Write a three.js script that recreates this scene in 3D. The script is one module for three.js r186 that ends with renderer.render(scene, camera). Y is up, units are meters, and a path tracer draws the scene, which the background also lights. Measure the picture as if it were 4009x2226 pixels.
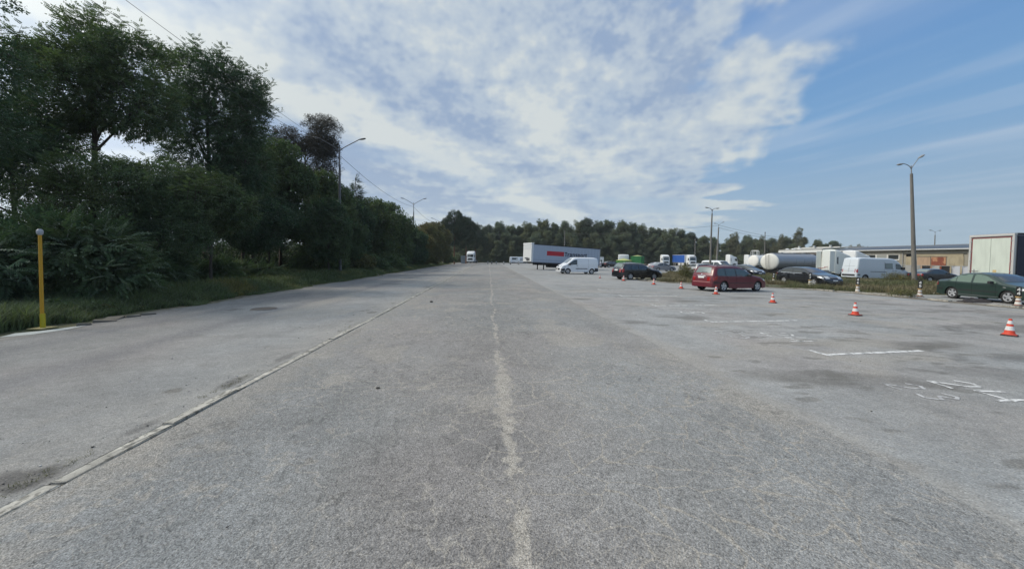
import * as THREE from 'three';
import { mergeGeometries, mergeVertices } from 'three/addons/utils/BufferGeometryUtils.js';
import { RoundedBoxGeometry } from 'three/addons/geometries/RoundedBoxGeometry.js';

// ---------------------------------------------------------------- camera, renderer, sun
const scene = new THREE.Scene();
const rad = THREE.MathUtils.degToRad;
const camera = new THREE.PerspectiveCamera(74.52, 1024 / 568, 0.1, 3000);
camera.rotation.order = 'YXZ';
camera.position.set(0, 1.75, 0);
camera.rotation.set(rad(-1.7), rad(-3.6), rad(0.5));
camera.setViewOffset(1024, 568, 0, 15.5, 1024, 568);
const renderer = new THREE.WebGLRenderer({ antialias: true });
renderer.toneMapping = THREE.LinearToneMapping;
renderer.toneMappingExposure = 1.0;
renderer.shadowMap.enabled = true;
const SUN_ALT = rad(44), SUN_AZ = rad(-80);            // high on the left, behind thin cloud
const sunDir = new THREE.Vector3(Math.sin(SUN_AZ) * Math.cos(SUN_ALT), Math.sin(SUN_ALT), -Math.cos(SUN_AZ) * Math.cos(SUN_ALT));
const sun = new THREE.DirectionalLight(0xfff0dc, 1.8);
sun.position.copy(sunDir).multiplyScalar(200); sun.target.position.set(0, 0, 0);
sun.castShadow = true; sun.shadow.radius = 14; sun.shadow.mapSize.set(4096, 4096);
Object.assign(sun.shadow.camera, { left: -130, right: 130, top: 130, bottom: -130, near: 1, far: 500 });
sun.name = 'sun'; scene.add(sun, sun.target);

scene.fog = new THREE.FogExp2(0xd6dde2, 0.0003);             // a little air between here and the far wood

// ---------------------------------------------------------------- random numbers and noise
function rng(seed) { let s = seed >>> 0; return () => { s = (s + 0x6d2b79f5) | 0; let t = Math.imul(s ^ (s >>> 15), 1 | s); t = (t + Math.imul(t ^ (t >>> 7), 61 | t)) ^ t; return ((t ^ (t >>> 14)) >>> 0) / 4294967296; }; }
function hash2(ix, iy) { let h = Math.imul(ix, 374761393) + Math.imul(iy, 668265263) | 0; h = Math.imul(h ^ (h >>> 13), 1274126177); return ((h ^ (h >>> 16)) >>> 0) / 4294967296; }
function vnoise(x, y) {
  const ix = Math.floor(x), iy = Math.floor(y), fx = x - ix, fy = y - iy, u = fx * fx * (3 - 2 * fx), v = fy * fy * (3 - 2 * fy);
  const a = hash2(ix, iy), b = hash2(ix + 1, iy), c = hash2(ix, iy + 1), d = hash2(ix + 1, iy + 1);
  return a + (b - a) * u + (c - a) * v + (a - b - c + d) * u * v;
}
function fbm(x, y, n = 4) { let s = 0, a = 0.5, t = 0; for (let i = 0; i < n; i++) { s += a * vnoise(x, y); t += a; a *= 0.5; const nx = x * 1.62 - y * 1.18 + 17.3; y = x * 1.18 + y * 1.62 + 9.1; x = nx; } return s / t; }
const clamp = (v, a = 0, b = 1) => v < a ? a : v > b ? b : v;
const sstep = (a, b, v) => { const t = clamp((v - a) / (b - a)); return t * t * (3 - 2 * t); };
const lerp = (a, b, t) => a + (b - a) * t;
const mix3 = (a, b, t) => [lerp(a[0], b[0], t), lerp(a[1], b[1], t), lerp(a[2], b[2], t)];

// ---------------------------------------------------------------- sky: broken high cloud over blue, a cloud sheet at one height seen in perspective
{
  const W = 3072, Hh = 1536, data = new Float32Array(W * Hh * 4);
  for (let row = 0; row < Hh; row++) {
    const up = ((row + 0.5) / Hh - 0.5) * Math.PI, y = Math.sin(up), cu = Math.cos(up);
    for (let col = 0; col < W; col++) {
      const o = (row * W + col) * 4;
      if (y < -0.02) { data[o] = 0.2; data[o + 1] = 0.2; data[o + 2] = 0.19; data[o + 3] = 1; continue; }
      const ro = ((col + 0.5) / W - 0.5) * 2 * Math.PI, x = Math.cos(ro) * cu, z = Math.sin(ro) * cu;
      const yy = Math.max(y, 0.004) + 0.012, X = x / yy, Z = -z / yy;
      const cosS = clamp(x * sunDir.x + y * sunDir.y + z * sunDir.z, -1, 1), ang = Math.acos(cosS);
      const glow = Math.exp(-((ang / 0.36) ** 2)) * 3.4 + Math.exp(-ang / 0.36) * 0.36;
      // clear sky
      let k = clamp(y / 0.62), side = clamp(0.5 + 0.5 * (x * 0.9 + z * 0.1));
      let c = mix3([0.33, 0.46, 0.59], [0.178, 0.36, 0.62], sstep(0, 0.48, k)); c = mix3(c, [0.076, 0.218, 0.54], sstep(0.36, 1.0, k));
      c = mix3([c[0] * 1.5 + 0.06, c[1] * 1.22 + 0.05, c[2] * 1.08 + 0.04], c, sstep(0.15, 0.75, side));
      // cloud sheet
      const wx = fbm(X * 0.55 + 3.1, Z * 0.55 - 8.2, 3) - 0.5, wz = fbm(X * 0.55 - 21.7, Z * 0.55 + 5.4, 3) - 0.5;
      const a = X - 0.5 * Z + wx * 1.1 + wz * 0.3, t = 0.45 * X + 0.9 * Z;
      const far = Math.hypot(X, Z), ripple = 1 / (1 + far * 0.10);
      const puff = fbm(X * 3.1 + wx * 2, Z * 3.1 + wz * 2, 5), big = fbm(X * 1.15 + 11, Z * 1.15 - 4, 4), streak = fbm((X - 0.5 * Z) * 1.7 + wx * 1.5, t * 0.42 + 3, 4);
      const fine = fbm(X * 8.5 + wx * 3, Z * 8.5, 3), az = Math.atan2(x, -z), lump = fbm(az * 7.5 + wx * 1.2 + 30, up * 10.5 + wz * 1.2, 5), lumpF = fbm(az * 24 + wx * 3 + 3, up * 34 + wz * 3 + 9, 4), lumpG = fbm(az * 62 + 13, up * 90 + 5, 3);
      const tower = (puff - 0.5) * 0.35 + (big - 0.5) * 1.0 + (lump - 0.5) * 1.5 + (lumpF - 0.5) * 0.42;
      const low = sstep(3.4, 4.8, Z) * (1 - sstep(9, 14, Z));
      const edge = 0.42 + low * 1.25 * sstep(0.40, 0.62, fbm(X * 0.75 + 4.2, Z * 1.1 + 1.3, 3) + 0.06) ;
      let cov = sstep(0.24, -0.2, a - edge - tower * 0.8);
      const gap = sstep(5.2, 6.0, Z) * (1 - sstep(6.4, 8.0, Z)) * sstep(-1.4, -0.5, a) * (1 - sstep(0.3, 1.1, a));
      cov *= 1 - 0.75 * gap;
      let bright = 0.545 + (puff - 0.5) * 1.15 * ripple + (big - 0.5) * 0.7 + (streak - 0.5) * 1.0 + (fine - 0.5) * 0.45 * ripple + (lump - 0.5) * 0.35 + (lumpF - 0.5) * 0.62 + (lumpG - 0.5) * 0.42;
      const a0 = X - 0.5 * Z + wx * 0.5;
      bright += 0.55 * Math.exp(-(((a0 + 2.38) / 0.36) ** 2)) - 0.42 * Math.exp(-(((a0 + 1.68) / 0.34) ** 2)) - 0.38 * Math.exp(-(((a0 + 3.6) / 0.5) ** 2)) + 0.18 * Math.exp(-(((a0 + 0.75) / 0.5) ** 2)) - 0.15 * Math.exp(-(((a0 + 0.05) / 0.3) ** 2)) + 0.22 * sstep(-0.5, 0.25, a) ;
      bright = clamp(bright);
      let cc = mix3([0.300, 0.400, 0.570], [0.465, 0.55, 0.65], sstep(0.05, 0.60, bright)); cc = mix3(cc, [0.64, 0.69, 0.70], sstep(0.5, 1.05, bright));
      const thin = sstep(0.25, 0.6, streak * 0.6 + big * 0.4 + 0.08);
      c = mix3(c, cc, cov * lerp(0.72, 1, thin));
      // cirrus in the clear part
      const ci = (0.75 * sstep(0.42, 0.80, fbm((X + 0.32 * Z) * 1.5 + wx * 0.8, (Z - 0.2 * X) * 0.34 + 7.7, 4) + 0.04) + 0.4 * sstep(0.45, 0.75, fbm((X + 0.32 * Z) * 4.2 + wx, (Z - 0.2 * X) * 0.9 + 2.7, 4))) * (1 - cov);
      c = mix3(c, [0.47, 0.575, 0.72], clamp(ci) * 0.55);
      // bright veil round the sun, pale air towards the horizon
      const lowLeft = 0.46 * Math.exp(-((y - 0.16) ** 2) / 0.02) * sstep(-0.38, -0.80, x);      // thin bright cloud low under the sun
      const g = glow * lerp(0.45, 1, cov) + lowLeft;
      c = [c[0] + g * 0.93, c[1] + g * 0.95, c[2] + g * 0.92];
      const haze = Math.exp(-Math.max(y, 0) / lerp(0.075, 0.15, side)) * 0.92;
      const hz = mix3([0.60, 0.68, 0.71], [0.385, 0.49, 0.575], sstep(0.50, 0.80, side));
      c = mix3(c, hz, haze);
      if (y < 0) c = mix3(c, [0.2, 0.2, 0.19], clamp(-y / 0.02));
      data[o] = c[0]; data[o + 1] = c[1]; data[o + 2] = c[2]; data[o + 3] = 1;
    }
  }
  const tex = new THREE.DataTexture(data, W, Hh, THREE.RGBAFormat, THREE.FloatType);
  tex.mapping = THREE.EquirectangularReflectionMapping; tex.magFilter = tex.minFilter = THREE.LinearFilter; tex.needsUpdate = true;
  scene.background = tex; scene.environment = tex;
}

// ---------------------------------------------------------------- helpers
const hy = (x) => -0.012 * clamp(x - 3.4, 0, 41.6);          // the lot drains away to the right
const counts = {};
function numbered(n) { counts[n] = (counts[n] ?? -1) + 1; return counts[n] ? n + '_' + String(counts[n]).padStart(3, '0') : n; }
function tag(o, label, category, group) { o.userData.label = label; o.userData.category = category; if (group) o.userData.group = group; return o; }
function shade(m) { m.castShadow = m.receiveShadow = true; return m; }
function thing(name, label, category, x, z, turn = 0, group, y) {   // a Group at the thing's base
  const o = new THREE.Group(); o.name = numbered(name); scene.add(o); tag(o, label, category, group); put(o, x, z, turn, y); return o;
}
const TILT = new THREE.Quaternion().setFromAxisAngle(new THREE.Vector3(0, 0, 1), -0.012), UPV = new THREE.Vector3(0, 1, 0);
function put(o, x, z, turn = 0, y) {
  o.position.set(x, y ?? hy(x), z); o.quaternion.setFromAxisAngle(UPV, turn);
  if (x > 3.4 && x < 45) o.quaternion.premultiply(TILT);
  return o;
}
function add(name, geos, mat, parent = scene) {
  const list = (Array.isArray(geos) ? geos : [geos]).map((g) => { g = g.index ? g.toNonIndexed() : g; const r = new THREE.BufferGeometry(); for (const k of ['position', 'normal', 'uv']) { if (g.attributes[k]) r.setAttribute(k, g.attributes[k]); } if (!r.attributes.uv) r.setAttribute('uv', new THREE.BufferAttribute(new Float32Array(r.attributes.position.count * 2), 2)); return r; });
  const m = shade(new THREE.Mesh(list.length > 1 ? mergeGeometries(list) : list[0], mat));
  m.name = parent === scene ? numbered(name) : name; parent.add(m); return m;
}
function struct(name, geo, mat, parent) { const m = add(name, geo, mat, parent); m.userData.kind = 'structure'; return m; }
function box(w, h, d, x = 0, y = 0, z = 0, r = 0) { const g = r ? new RoundedBoxGeometry(w, h, d, 2, r) : new THREE.BoxGeometry(w, h, d); return g.translate(x, y, z); }
function cyl(r0, r1, h, x = 0, y = 0, z = 0, n = 16, open = false) { return new THREE.CylinderGeometry(r0, r1, h, n, 1, open).translate(x, y, z); }
function bar(p, q, r, r2 = r, n = 8) {                      // a round bar from p to q
  const a = new THREE.Vector3(...p), b = new THREE.Vector3(...q), d = b.clone().sub(a), g = new THREE.CylinderGeometry(r2, r, d.length(), n);
  g.applyQuaternion(new THREE.Quaternion().setFromUnitVectors(UPV, d.normalize())); return g.translate((a.x + b.x) / 2, (a.y + b.y) / 2, (a.z + b.z) / 2);
}
function tube(pts, r, n = 6, seg = 0) { return new THREE.TubeGeometry(new THREE.CatmullRomCurve3(pts.map((p) => new THREE.Vector3(...p))), seg || pts.length * 4, r, n); }
const lin = (r, g, b) => new THREE.Color().setRGB(r, g, b);
const M = (r, g, b, rough = 0.7, extra = {}) => new THREE.MeshStandardMaterial({ color: lin(r, g, b), roughness: rough, ...extra });
function dataTex(w, h, fn, { srgb = true, repeat = true } = {}) {   // fn(i, j) -> linear rgb
  const d = new Uint8Array(w * h * 4), enc = (v) => 255 * (v <= 0.0031308 ? v * 12.92 : 1.055 * Math.pow(v, 1 / 2.4) - 0.055);
  for (let j = 0; j < h; j++) for (let i = 0; i < w; i++) { const c = fn(i, j), o = (j * w + i) * 4; for (let k = 0; k < 3; k++) d[o + k] = clamp(srgb ? enc(clamp(c[k])) : c[k] * 255, 0, 255); d[o + 3] = 255; }
  const t = new THREE.DataTexture(d, w, h); t.magFilter = THREE.LinearFilter; t.minFilter = THREE.LinearFilter; if (repeat) t.wrapS = t.wrapT = THREE.RepeatWrapping; if (srgb) t.colorSpace = THREE.SRGBColorSpace; t.needsUpdate = true; return t;
}

// ---------------------------------------------------------------- ground
function worley(x, y) { // distance to the nearest cell border, roughly
  const ix = Math.floor(x), iy = Math.floor(y); let f1 = 9, f2 = 9;
  for (let j = -1; j <= 1; j++) for (let i = -1; i <= 1; i++) { const cx = ix + i, cy = iy + j, dx = cx + hash2(cx, cy) - x, dy = cy + hash2(cx + 71, cy + 13) - y, d = dx * dx + dy * dy; if (d < f1) { f2 = f1; f1 = d; } else if (d < f2) f2 = d; }
  return Math.sqrt(f2) - Math.sqrt(f1);
}
const SAND = [0.365, 0.342, 0.302], STAINS = [[-3.64, -3.05, 0.30, 0.22, 0.75], [-3.52, -5.3, 0.14, 0.55, 0.55], [-3.5, -4.1, 0.10, 0.4, 0.5], [-3.48, -6.6, 0.1, 0.5, 0.4], [-3.06, -8.6, 0.1, 0.8, 0.4], [15.5, -9.6, 3.4, 0.9, 0.55], [11.3, -6.3, 2.6, 0.55, 0.42], [13.6, -7.2, 1.6, 0.35, 0.35], [8.2, -5.6, 1.3, 0.35, 0.3], [18, -13.5, 2.5, 0.5, 0.4], [14, -13.2, 1.6, 0.3, 0.35], [10, -16.8, 1.6, 0.25, 0.3], [7.5, -9.5, 1.2, 0.25, 0.18], [12.6, -22.8, 2, 0.5, 0.35], [6.8, -22, 2, 0.4, 0.22], [4.6, -41, 3, 0.5, 0.35], [-5.3, -46, 1.6, 0.9, 0.4], [-6.2, -24.5, 0.9, 0.5, 0.45], [-8.2, -12.6, 0.5, 0.32, 0.5], [-5.4, -8.4, 1.8, 0.22, 0.16], [3, -63, 7, 1.1, 0.4], [9, -70, 9, 1.4, 0.35], [10.5, -53, 6, 0.9, 0.4], [0.15, -19.5, 0.2, 0.7, 0.4]];
// colour of the pavement at a place; px is the size of one texture cell in metres
function asphalt(x, z, zone, px, rnd) {
  const nb = fbm(x * 0.35 + 40, z * 0.22 + 7, 3) - 0.5, nm = fbm(x * 1.7, z * 1.5 + 90, 3) - 0.5, ns = fbm(x * 6.5 + 5, z * 6.5, 3) - 0.5;
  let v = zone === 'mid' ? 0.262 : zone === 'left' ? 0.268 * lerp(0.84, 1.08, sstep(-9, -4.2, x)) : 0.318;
  v *= 1 + nb * 0.36 + nm * 0.34 + ns * 0.24;
  const lane = Math.cos((x - 1.7) * Math.PI / 1.65 * 1.0); if (zone === 'mid') v *= 1 + 0.03 * lane;
  let c = [v * 1.0, v * 1.0, v * 0.972];
  const hue = fbm(x * 0.5 - 30, z * 0.5 + 60, 2) - 0.5; c = [c[0] * (1 + hue * 0.12), c[1] * (1 - Math.abs(hue) * 0.02), c[2] * (1 - hue * 0.06)];
  // dark patches, tyre tracks
  if (zone === 'right') { const tr = sstep(0.60, 0.80, fbm(x * 0.42 + z * 0.16 + 3, z * 0.85 - x * 0.1, 4)); c = mix3(c, [0.125, 0.118, 0.105], tr * 0.65); const dust = sstep(0.52, 0.76, fbm(x * 0.5 + 80, z * 0.9, 4)); c = mix3(c, SAND, dust * 0.6); const fleck = sstep(0.66, 0.76, fbm(x * 1.5 + 12, z * 3.4 + 8, 4)); c = mix3(c, [0.12, 0.115, 0.10], fleck * 0.5); const rim = sstep(0.42, 0.12, x - 3.42 + ns * 0.25 + (fbm(z * 0.8, 2, 2) - 0.5) * 0.4); c = mix3(c, SAND, rim * 0.42); const pale = sstep(14, 26, -z); c = mix3(c, [0.36, 0.37, 0.365], pale * 0.45); }
  if (zone === 'left') { const tr = Math.exp(-(((x + 6.6 + nb * 0.8) / 0.35) ** 2)) + Math.exp(-(((x + 8.6 + nb * 0.8) / 0.3) ** 2)); c = mix3(c, [0.17, 0.17, 0.18], tr * 0.55); const dust = sstep(0.54, 0.78, fbm(x * 0.8 + 11, z * 0.25, 4)) + sstep(-4.7, -3.4, x) * (0.3 + 1.1 * (ns + 0.5)) * 0.7; c = mix3(c, SAND, clamp(dust) * 0.55); const rough = sstep(0.66, 0.80, fbm(x * 2.2, z * 1.6 + 31, 4)) * sstep(-5.2, -3.5, x); c = mix3(c, [0.12, 0.11, 0.09], rough * 0.7); const edge = sstep(-9.6, -10.4, x + ns); c = mix3(c, [0.17, 0.155, 0.12], edge * 0.7); }
  for (const s of STAINS) { const dx = (x - s[0]) / s[2], dz = (z - s[1]) / s[3], d = dx * dx + dz * dz; if (d < 2.2) c = mix3(c, [0.085, 0.08, 0.075], s[4] * sstep(1.2, 0.1, d + nm * 1.3 + ns * 0.9)); }
  // cracks filled with sand
  const wxx = x + (vnoise(x * 3, z * 3) - 0.5) * 0.34 + (ns) * 0.12, wzz = z + (vnoise(x * 3 + 9, z * 3 + 4) - 0.5) * 0.34 + (nm) * 0.2;
  if (zone !== 'left') {
    const zoneCr = zone === 'mid' ? sstep(0.44, 0.62, fbm(x * 0.55 + 2.2, z * 0.4 - 3, 3) + 0.10 * Math.exp(-((x / 2.2) ** 2)) + 0.06 * sstep(-1, 2.5, x)) : 0.25 * sstep(0.55, 0.7, fbm(x * 0.5 + 7, z * 0.5, 2));
    if (zoneCr > 0.02) { const w = 0.055 + px * 1.6, e = worley(wxx * 3.1, wzz * 2.6), e2 = worley(wxx * 7.3 + 5, wzz * 7.0), s = Math.max(sstep(w, w * 0.25, e), 0.7 * sstep(w * 1.3, w * 0.3, e2) * sstep(0.45, 0.62, fbm(x * 1.4, z * 1.1 + 50, 2))); c = mix3(c, SAND, s * zoneCr * clamp(0.95 - px * 6, 0.25, 1)); }
  }
  if (zone === 'mid') {
    const seam = 0.18 + (fbm(z * 0.55 + 2, 7.7, 3) - 0.5) * 0.22, wS = 0.015 + 0.10 * Math.pow(fbm(z * 0.30 + 13.5, 3.3, 3), 2.2) + 0.075 * Math.exp(-(((z + 5.2) / 1.0) ** 2)) + 0.03 * Math.exp(-(((z + 2.1) / 0.35) ** 2)), dS = Math.abs(x - seam) + (vnoise(x * 14, z * 11) - 0.5) * 0.13 + ns * 0.05;
    c = mix3(c, [0.43, 0.40, 0.35], sstep(wS + px, wS * 0.3, dS) * 0.78 * sstep(0.3, 0.42, fbm(z * 0.8, 1.5, 2) + 0.06));
    const eR = 3.32 + (fbm(z * 0.8, 21, 3) - 0.5) * 0.35 - x, eL = x + 3.18; c = mix3(c, SAND, sstep(0.25, 0.03, eR + (ns + nm) * 0.5) * 0.18 + sstep(0.75, 0.05, eL + ns * 0.8 + nm * 0.6) * 0.5);
    const patch = sstep(0.64, 0.72, fbm(x * 1.1 + 3.3, z * 0.9 + 14, 4) + 0.05 * sstep(0.5, 2, x)); c = mix3(c, SAND, patch * 0.5);
    for (const zc of [-5.05, -7.9, -12.7, -19.3]) { const dl = Math.abs(z - zc - (fbm(x * 1.3, zc, 3) - 0.5) * 0.12); if (dl < 0.06 && x < 0.4) c = mix3(c, SAND, sstep(0.012 + px, 0.002, dl) * 0.75); }
  }
  // fine crazing, sand packed in the low lines and dark open hairlines
  if (px < 0.03) {
    const rx = x + (ns + nm) * 0.12, rz = z + ns * 0.14, q = zone === 'mid' ? 1 : 0.45;
    const dens = sstep(0.28, 0.56, fbm(x * 0.8 + 60, z * 0.62 + 4, 3) + (zone === 'mid' ? 0.05 * sstep(-0.5, 1.5, x) : 0)) * q, f1 = 1 - Math.abs(vnoise(rx * 9.5 + 4, rz * 8.4) * 2 - 1), f2 = 1 - Math.abs(vnoise(rx * 19 + 14, rz * 17) * 2 - 1), gate = vnoise(rx * 4.2 + 31, rz * 3.9);
    const vein = Math.max(sstep(0.86 - px * 3, 0.97, f1) * sstep(0.36, 0.62, gate), 0.75 * sstep(0.84, 0.97, f2) * sstep(0.40, 0.60, 1 - gate)); c = mix3(c, SAND.map((u) => u * 1.06), vein * dens * 0.58 * clamp(1.1 - px * 30, 0.35, 1));
    const h1 = 1 - Math.abs(fbm(rx * 2.9 + 90 + nm * 1.6, rz * 2.4 + 7 + ns * 1.6, 3) * 2 - 1), hg = vnoise(rx * 1.3 + 5, rz * 1.1 + 77); const hair = sstep(0.955 - px, 0.99, h1) * sstep(0.52, 0.62, hg) * sstep(0.36, 0.55, vnoise(rx * 11, rz * 10 + 3)) * q; c = c.map((u) => u * (1 - 0.28 * hair));
    const cl = (vnoise(x * 27, z * 25) - 0.5) * (zone === 'mid' ? 0.20 : 0.14); c = c.map((u) => u * (1 + cl));
  }
  // stones of the surface
  const ag = clamp(1 - px * 18, 0.12, 1), r = rnd();
  const grain = (vnoise(x * 92, z * 88) - 0.5) * 0.55 + (vnoise(x * 190 + 3, z * 180) - 0.5) * 1.0 + (r - 0.5) * 0.8;
  const gk = (zone === 'mid' ? 0.95 : 0.6) * ag; c = c.map((u) => u * 0.86 * (1 + grain * gk));
  if (r > 0.994 - 0.003 * ag) { const q = 0.2 + rnd() * 0.6; c = c.map((u) => u * (1 + q * 1.6 * ag)); } else if (r < 0.016) c = c.map((u) => u * lerp(1, 0.5, ag));
  return c;
}
const gritBump = dataTex(512, 512, (i, j) => { const w = 512 / 512, p = (f) => { const k = f; return vnoise((i % 512) * k, (j % 512) * k); }; const g = clamp(0.5 + (p(0.46) - 0.5) * 0.8 + (p(0.13) - 0.5) * 0.16); return [g * w, g, g]; }, { srgb: false });
function sheet(name, zone, xa, xb, za, zb, tw, th, seed, lift, edges = {}) {
  const rnd = rng(seed), w = xb - xa, l = za - zb, px = Math.max(w / tw, (l / th) * 0.6);
  const map = dataTex(tw, th, (i, j) => asphalt(xa + (i + 0.5) / tw * w, zb + (j + 0.5) / th * l, zone, px, rnd), { repeat: false });
  const bump = gritBump.clone(); bump.repeat.set(w / 1.6, l / 1.6); bump.needsUpdate = true;
  const mat = new THREE.MeshStandardMaterial({ map, roughness: 0.93, bumpMap: bump, bumpScale: zone === 'mid' ? 0.006 : 0.004 });
  const nx = Math.max(8, Math.round(w / 0.7)), nz = Math.max(8, Math.round(l / 0.5)), pos = [], uv = [], idx = [];
  for (let j = 0; j <= nz; j++) for (let i = 0; i <= nx; i++) {
    const z = zb + l * j / nz, lo = edges.lo ? edges.lo(z) : xa, hi = edges.hi ? edges.hi(z) : xb, x = lo + (hi - lo) * i / nx;
    pos.push(x, hy(x) + lift, z); uv.push((x - xa) / w, (z - zb) / l);
    if (i && j) { const a = (j - 1) * (nx + 1) + i - 1, b = a + 1, c = a + nx + 1, d = c + 1; idx.push(a, c, b, b, c, d); }
  }
  const g = new THREE.BufferGeometry(); g.setAttribute('position', new THREE.Float32BufferAttribute(pos, 3)); g.setAttribute('uv', new THREE.Float32BufferAttribute(uv, 2)); g.setIndex(idx); g.computeVertexNormals();
  const m = shade(new THREE.Mesh(g, mat)); m.name = numbered(name); m.userData.kind = 'structure'; scene.add(m); return m;
}
{ // one sheet of earth out to the horizon
  const xs = [-1600, -700, -300, -140, -60, -25, 0, 3.4, 12, 24, 36, 45, 80, 150, 400, 900, 1600], zs = [400, 60, 10, -10, -40, -80, -140, -220, -500, -1600], pos = [], uv = [], idx = [];
  zs.forEach((z, j) => xs.forEach((x, i) => { pos.push(x, hy(x) - 0.012, z); uv.push(x / 30, z / 30); if (i && j) { const w = xs.length, a = (j - 1) * w + i - 1; idx.push(a, a + 1, a + w, a + 1, a + w + 1, a + w); } }));
  const g = new THREE.BufferGeometry(); g.setAttribute('position', new THREE.Float32BufferAttribute(pos, 3)); g.setAttribute('uv', new THREE.Float32BufferAttribute(uv, 2)); g.setIndex(idx); g.computeVertexNormals();
  const map = dataTex(1024, 1024, (i, j) => { const x = i / 34, z = j / 34, n = fbm(x * 0.5, z * 0.5, 4), m = fbm(x * 3 + 5, z * 3, 4), f = vnoise(x * 17, z * 17); let c = mix3([0.085, 0.085, 0.045], [0.165, 0.14, 0.095], sstep(0.38, 0.62, n)); c = mix3(c, [0.055, 0.075, 0.03], sstep(0.5, 0.7, m) * 0.7); return c.map((v) => v * (0.7 + f * 0.6)); });
  const m = shade(new THREE.Mesh(g, new THREE.MeshStandardMaterial({ map, roughness: 1 }))); m.name = 'ground'; m.userData.kind = 'structure'; scene.add(m);
}
const wob = (z, s) => (fbm(z * 0.35, s, 3) - 0.5) * 0.9 + (vnoise(z * 2.3, s + 4) - 0.5) * 0.22;
const leftEdge = { lo: (z) => -10.15 + wob(z, 3.1) };
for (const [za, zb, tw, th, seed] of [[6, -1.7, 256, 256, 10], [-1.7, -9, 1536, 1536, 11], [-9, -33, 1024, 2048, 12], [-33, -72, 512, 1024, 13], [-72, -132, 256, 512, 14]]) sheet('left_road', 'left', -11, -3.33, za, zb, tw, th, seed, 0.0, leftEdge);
const midEdge = { lo: (z) => -3.197 + (vnoise(z * 3.1, 9) - 0.5) * 0.03, hi: (z) => 3.42 + (fbm(z * 0.9, 4.4, 3) - 0.5) * 0.26 + (vnoise(z * 5.5, 2) - 0.5) * 0.07 };   // the older carriageway's ragged right edge lies over the lot
for (const [za, zb, tw, th, seed] of [[6, -1.7, 256, 256, 20], [-1.7, -8.2, 2048, 2048, 21], [-8.2, -30, 1024, 2048, 22], [-30, -70, 512, 1024, 23], [-70, -132, 256, 512, 24]]) sheet('road', 'mid', -3.21, 3.62, za, zb, tw, th, seed, 0.005, midEdge);
const KERB = [[23.2, 6], [23.1, -14.7], [22.75, -17], [22.9, -19], [22.6, -21.5], [21.7, -23.6], [19.9, -25.6], [17.2, -27.3], [14.7, -28.6], [13.6, -31], [13.9, -36], [17.5, -41], [27, -55], [34, -63], [60, -70], [75, -90], [75, -132]];
const lotEdge = (z) => { for (let i = 1; i < KERB.length; i++) if (z >= KERB[i][1]) { const [x0, z0] = KERB[i - 1], [x1, z1] = KERB[i]; return x0 + (x1 - x0) * (z - z0) / (z1 - z0); } return 75; };
const lot = { lo: () => 3.1, hi: lotEdge };
for (const [xb, za, zb, tw, th, seed] of [[23.4, 6, -1.7, 256, 128, 30], [23.4, -1.7, -9, 2048, 1536, 31], [23.4, -9, -25, 1536, 1536, 32], [36, -25, -66, 1024, 1024, 33], [76, -66, -132, 512, 512, 34]]) sheet('parking_lot', 'right', 3.0, xb, za, zb, tw, th, seed, 0.0, lot);
sheet('paved_yard', 'right', 23.6, 33, 4, -21, 512, 1024, 35, 0.0, { lo: (z) => 23.45 + wob(z, 8) * 0.2, hi: (z) => 31 + wob(z, 9) });
{ // strip of washed-in earth along the broken kerb
  const pos = [], uv = [], idx = []; let n = 0; for (let k = 1; k < 12; k++) { const [x0, z0] = KERB[k - 1], [x1, z1] = KERB[k], L = Math.hypot(x1 - x0, z1 - z0), m = Math.max(1, Math.round(L / 0.35)), nx = (z1 - z0) / L, nz = -(x1 - x0) / L; for (let i = 0; i < m; i++) { const t = i / m, x = lerp(x0, x1, t), z = lerp(z0, z1, t), a = 0.35 + 0.5 * fbm(x * 0.9 + z * 0.7, 3, 3) + 0.25 * (vnoise(x * 4 + z * 3, 6) - 0.5), b = 0.45; const ax = x + nx * a, bx = x - nx * b; pos.push(ax, hy(ax) + 0.005, z + nz * a, bx, hy(bx) + 0.012, z - nz * b); uv.push(ax, z, bx, z); if (n) { const q = n * 2; idx.push(q - 2, q - 1, q, q - 1, q + 1, q); } n++; } }
  const g = new THREE.BufferGeometry(); g.setAttribute('position', new THREE.Float32BufferAttribute(pos, 3)); g.setAttribute('uv', new THREE.Float32BufferAttribute(uv, 2)); g.setIndex(idx); g.computeVertexNormals();
  const map = dataTex(256, 256, (i, j) => { const c = Math.abs(i - 128) / 128 * 8, d = Math.abs(j - 128) / 128 * 8, v = fbm(c * 2.2, d * 2.2, 4), f = vnoise(c * 14, d * 14); return mix3([0.10, 0.085, 0.062], [0.22, 0.195, 0.155], v).map((q) => q * (0.75 + 0.5 * f)); });
  map.repeat.set(0.12, 0.12); const m = shade(new THREE.Mesh(g, new THREE.MeshStandardMaterial({ map, roughness: 1, side: THREE.DoubleSide }))); m.name = 'dirt_strip'; m.userData.kind = 'structure'; scene.add(m);
}

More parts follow.
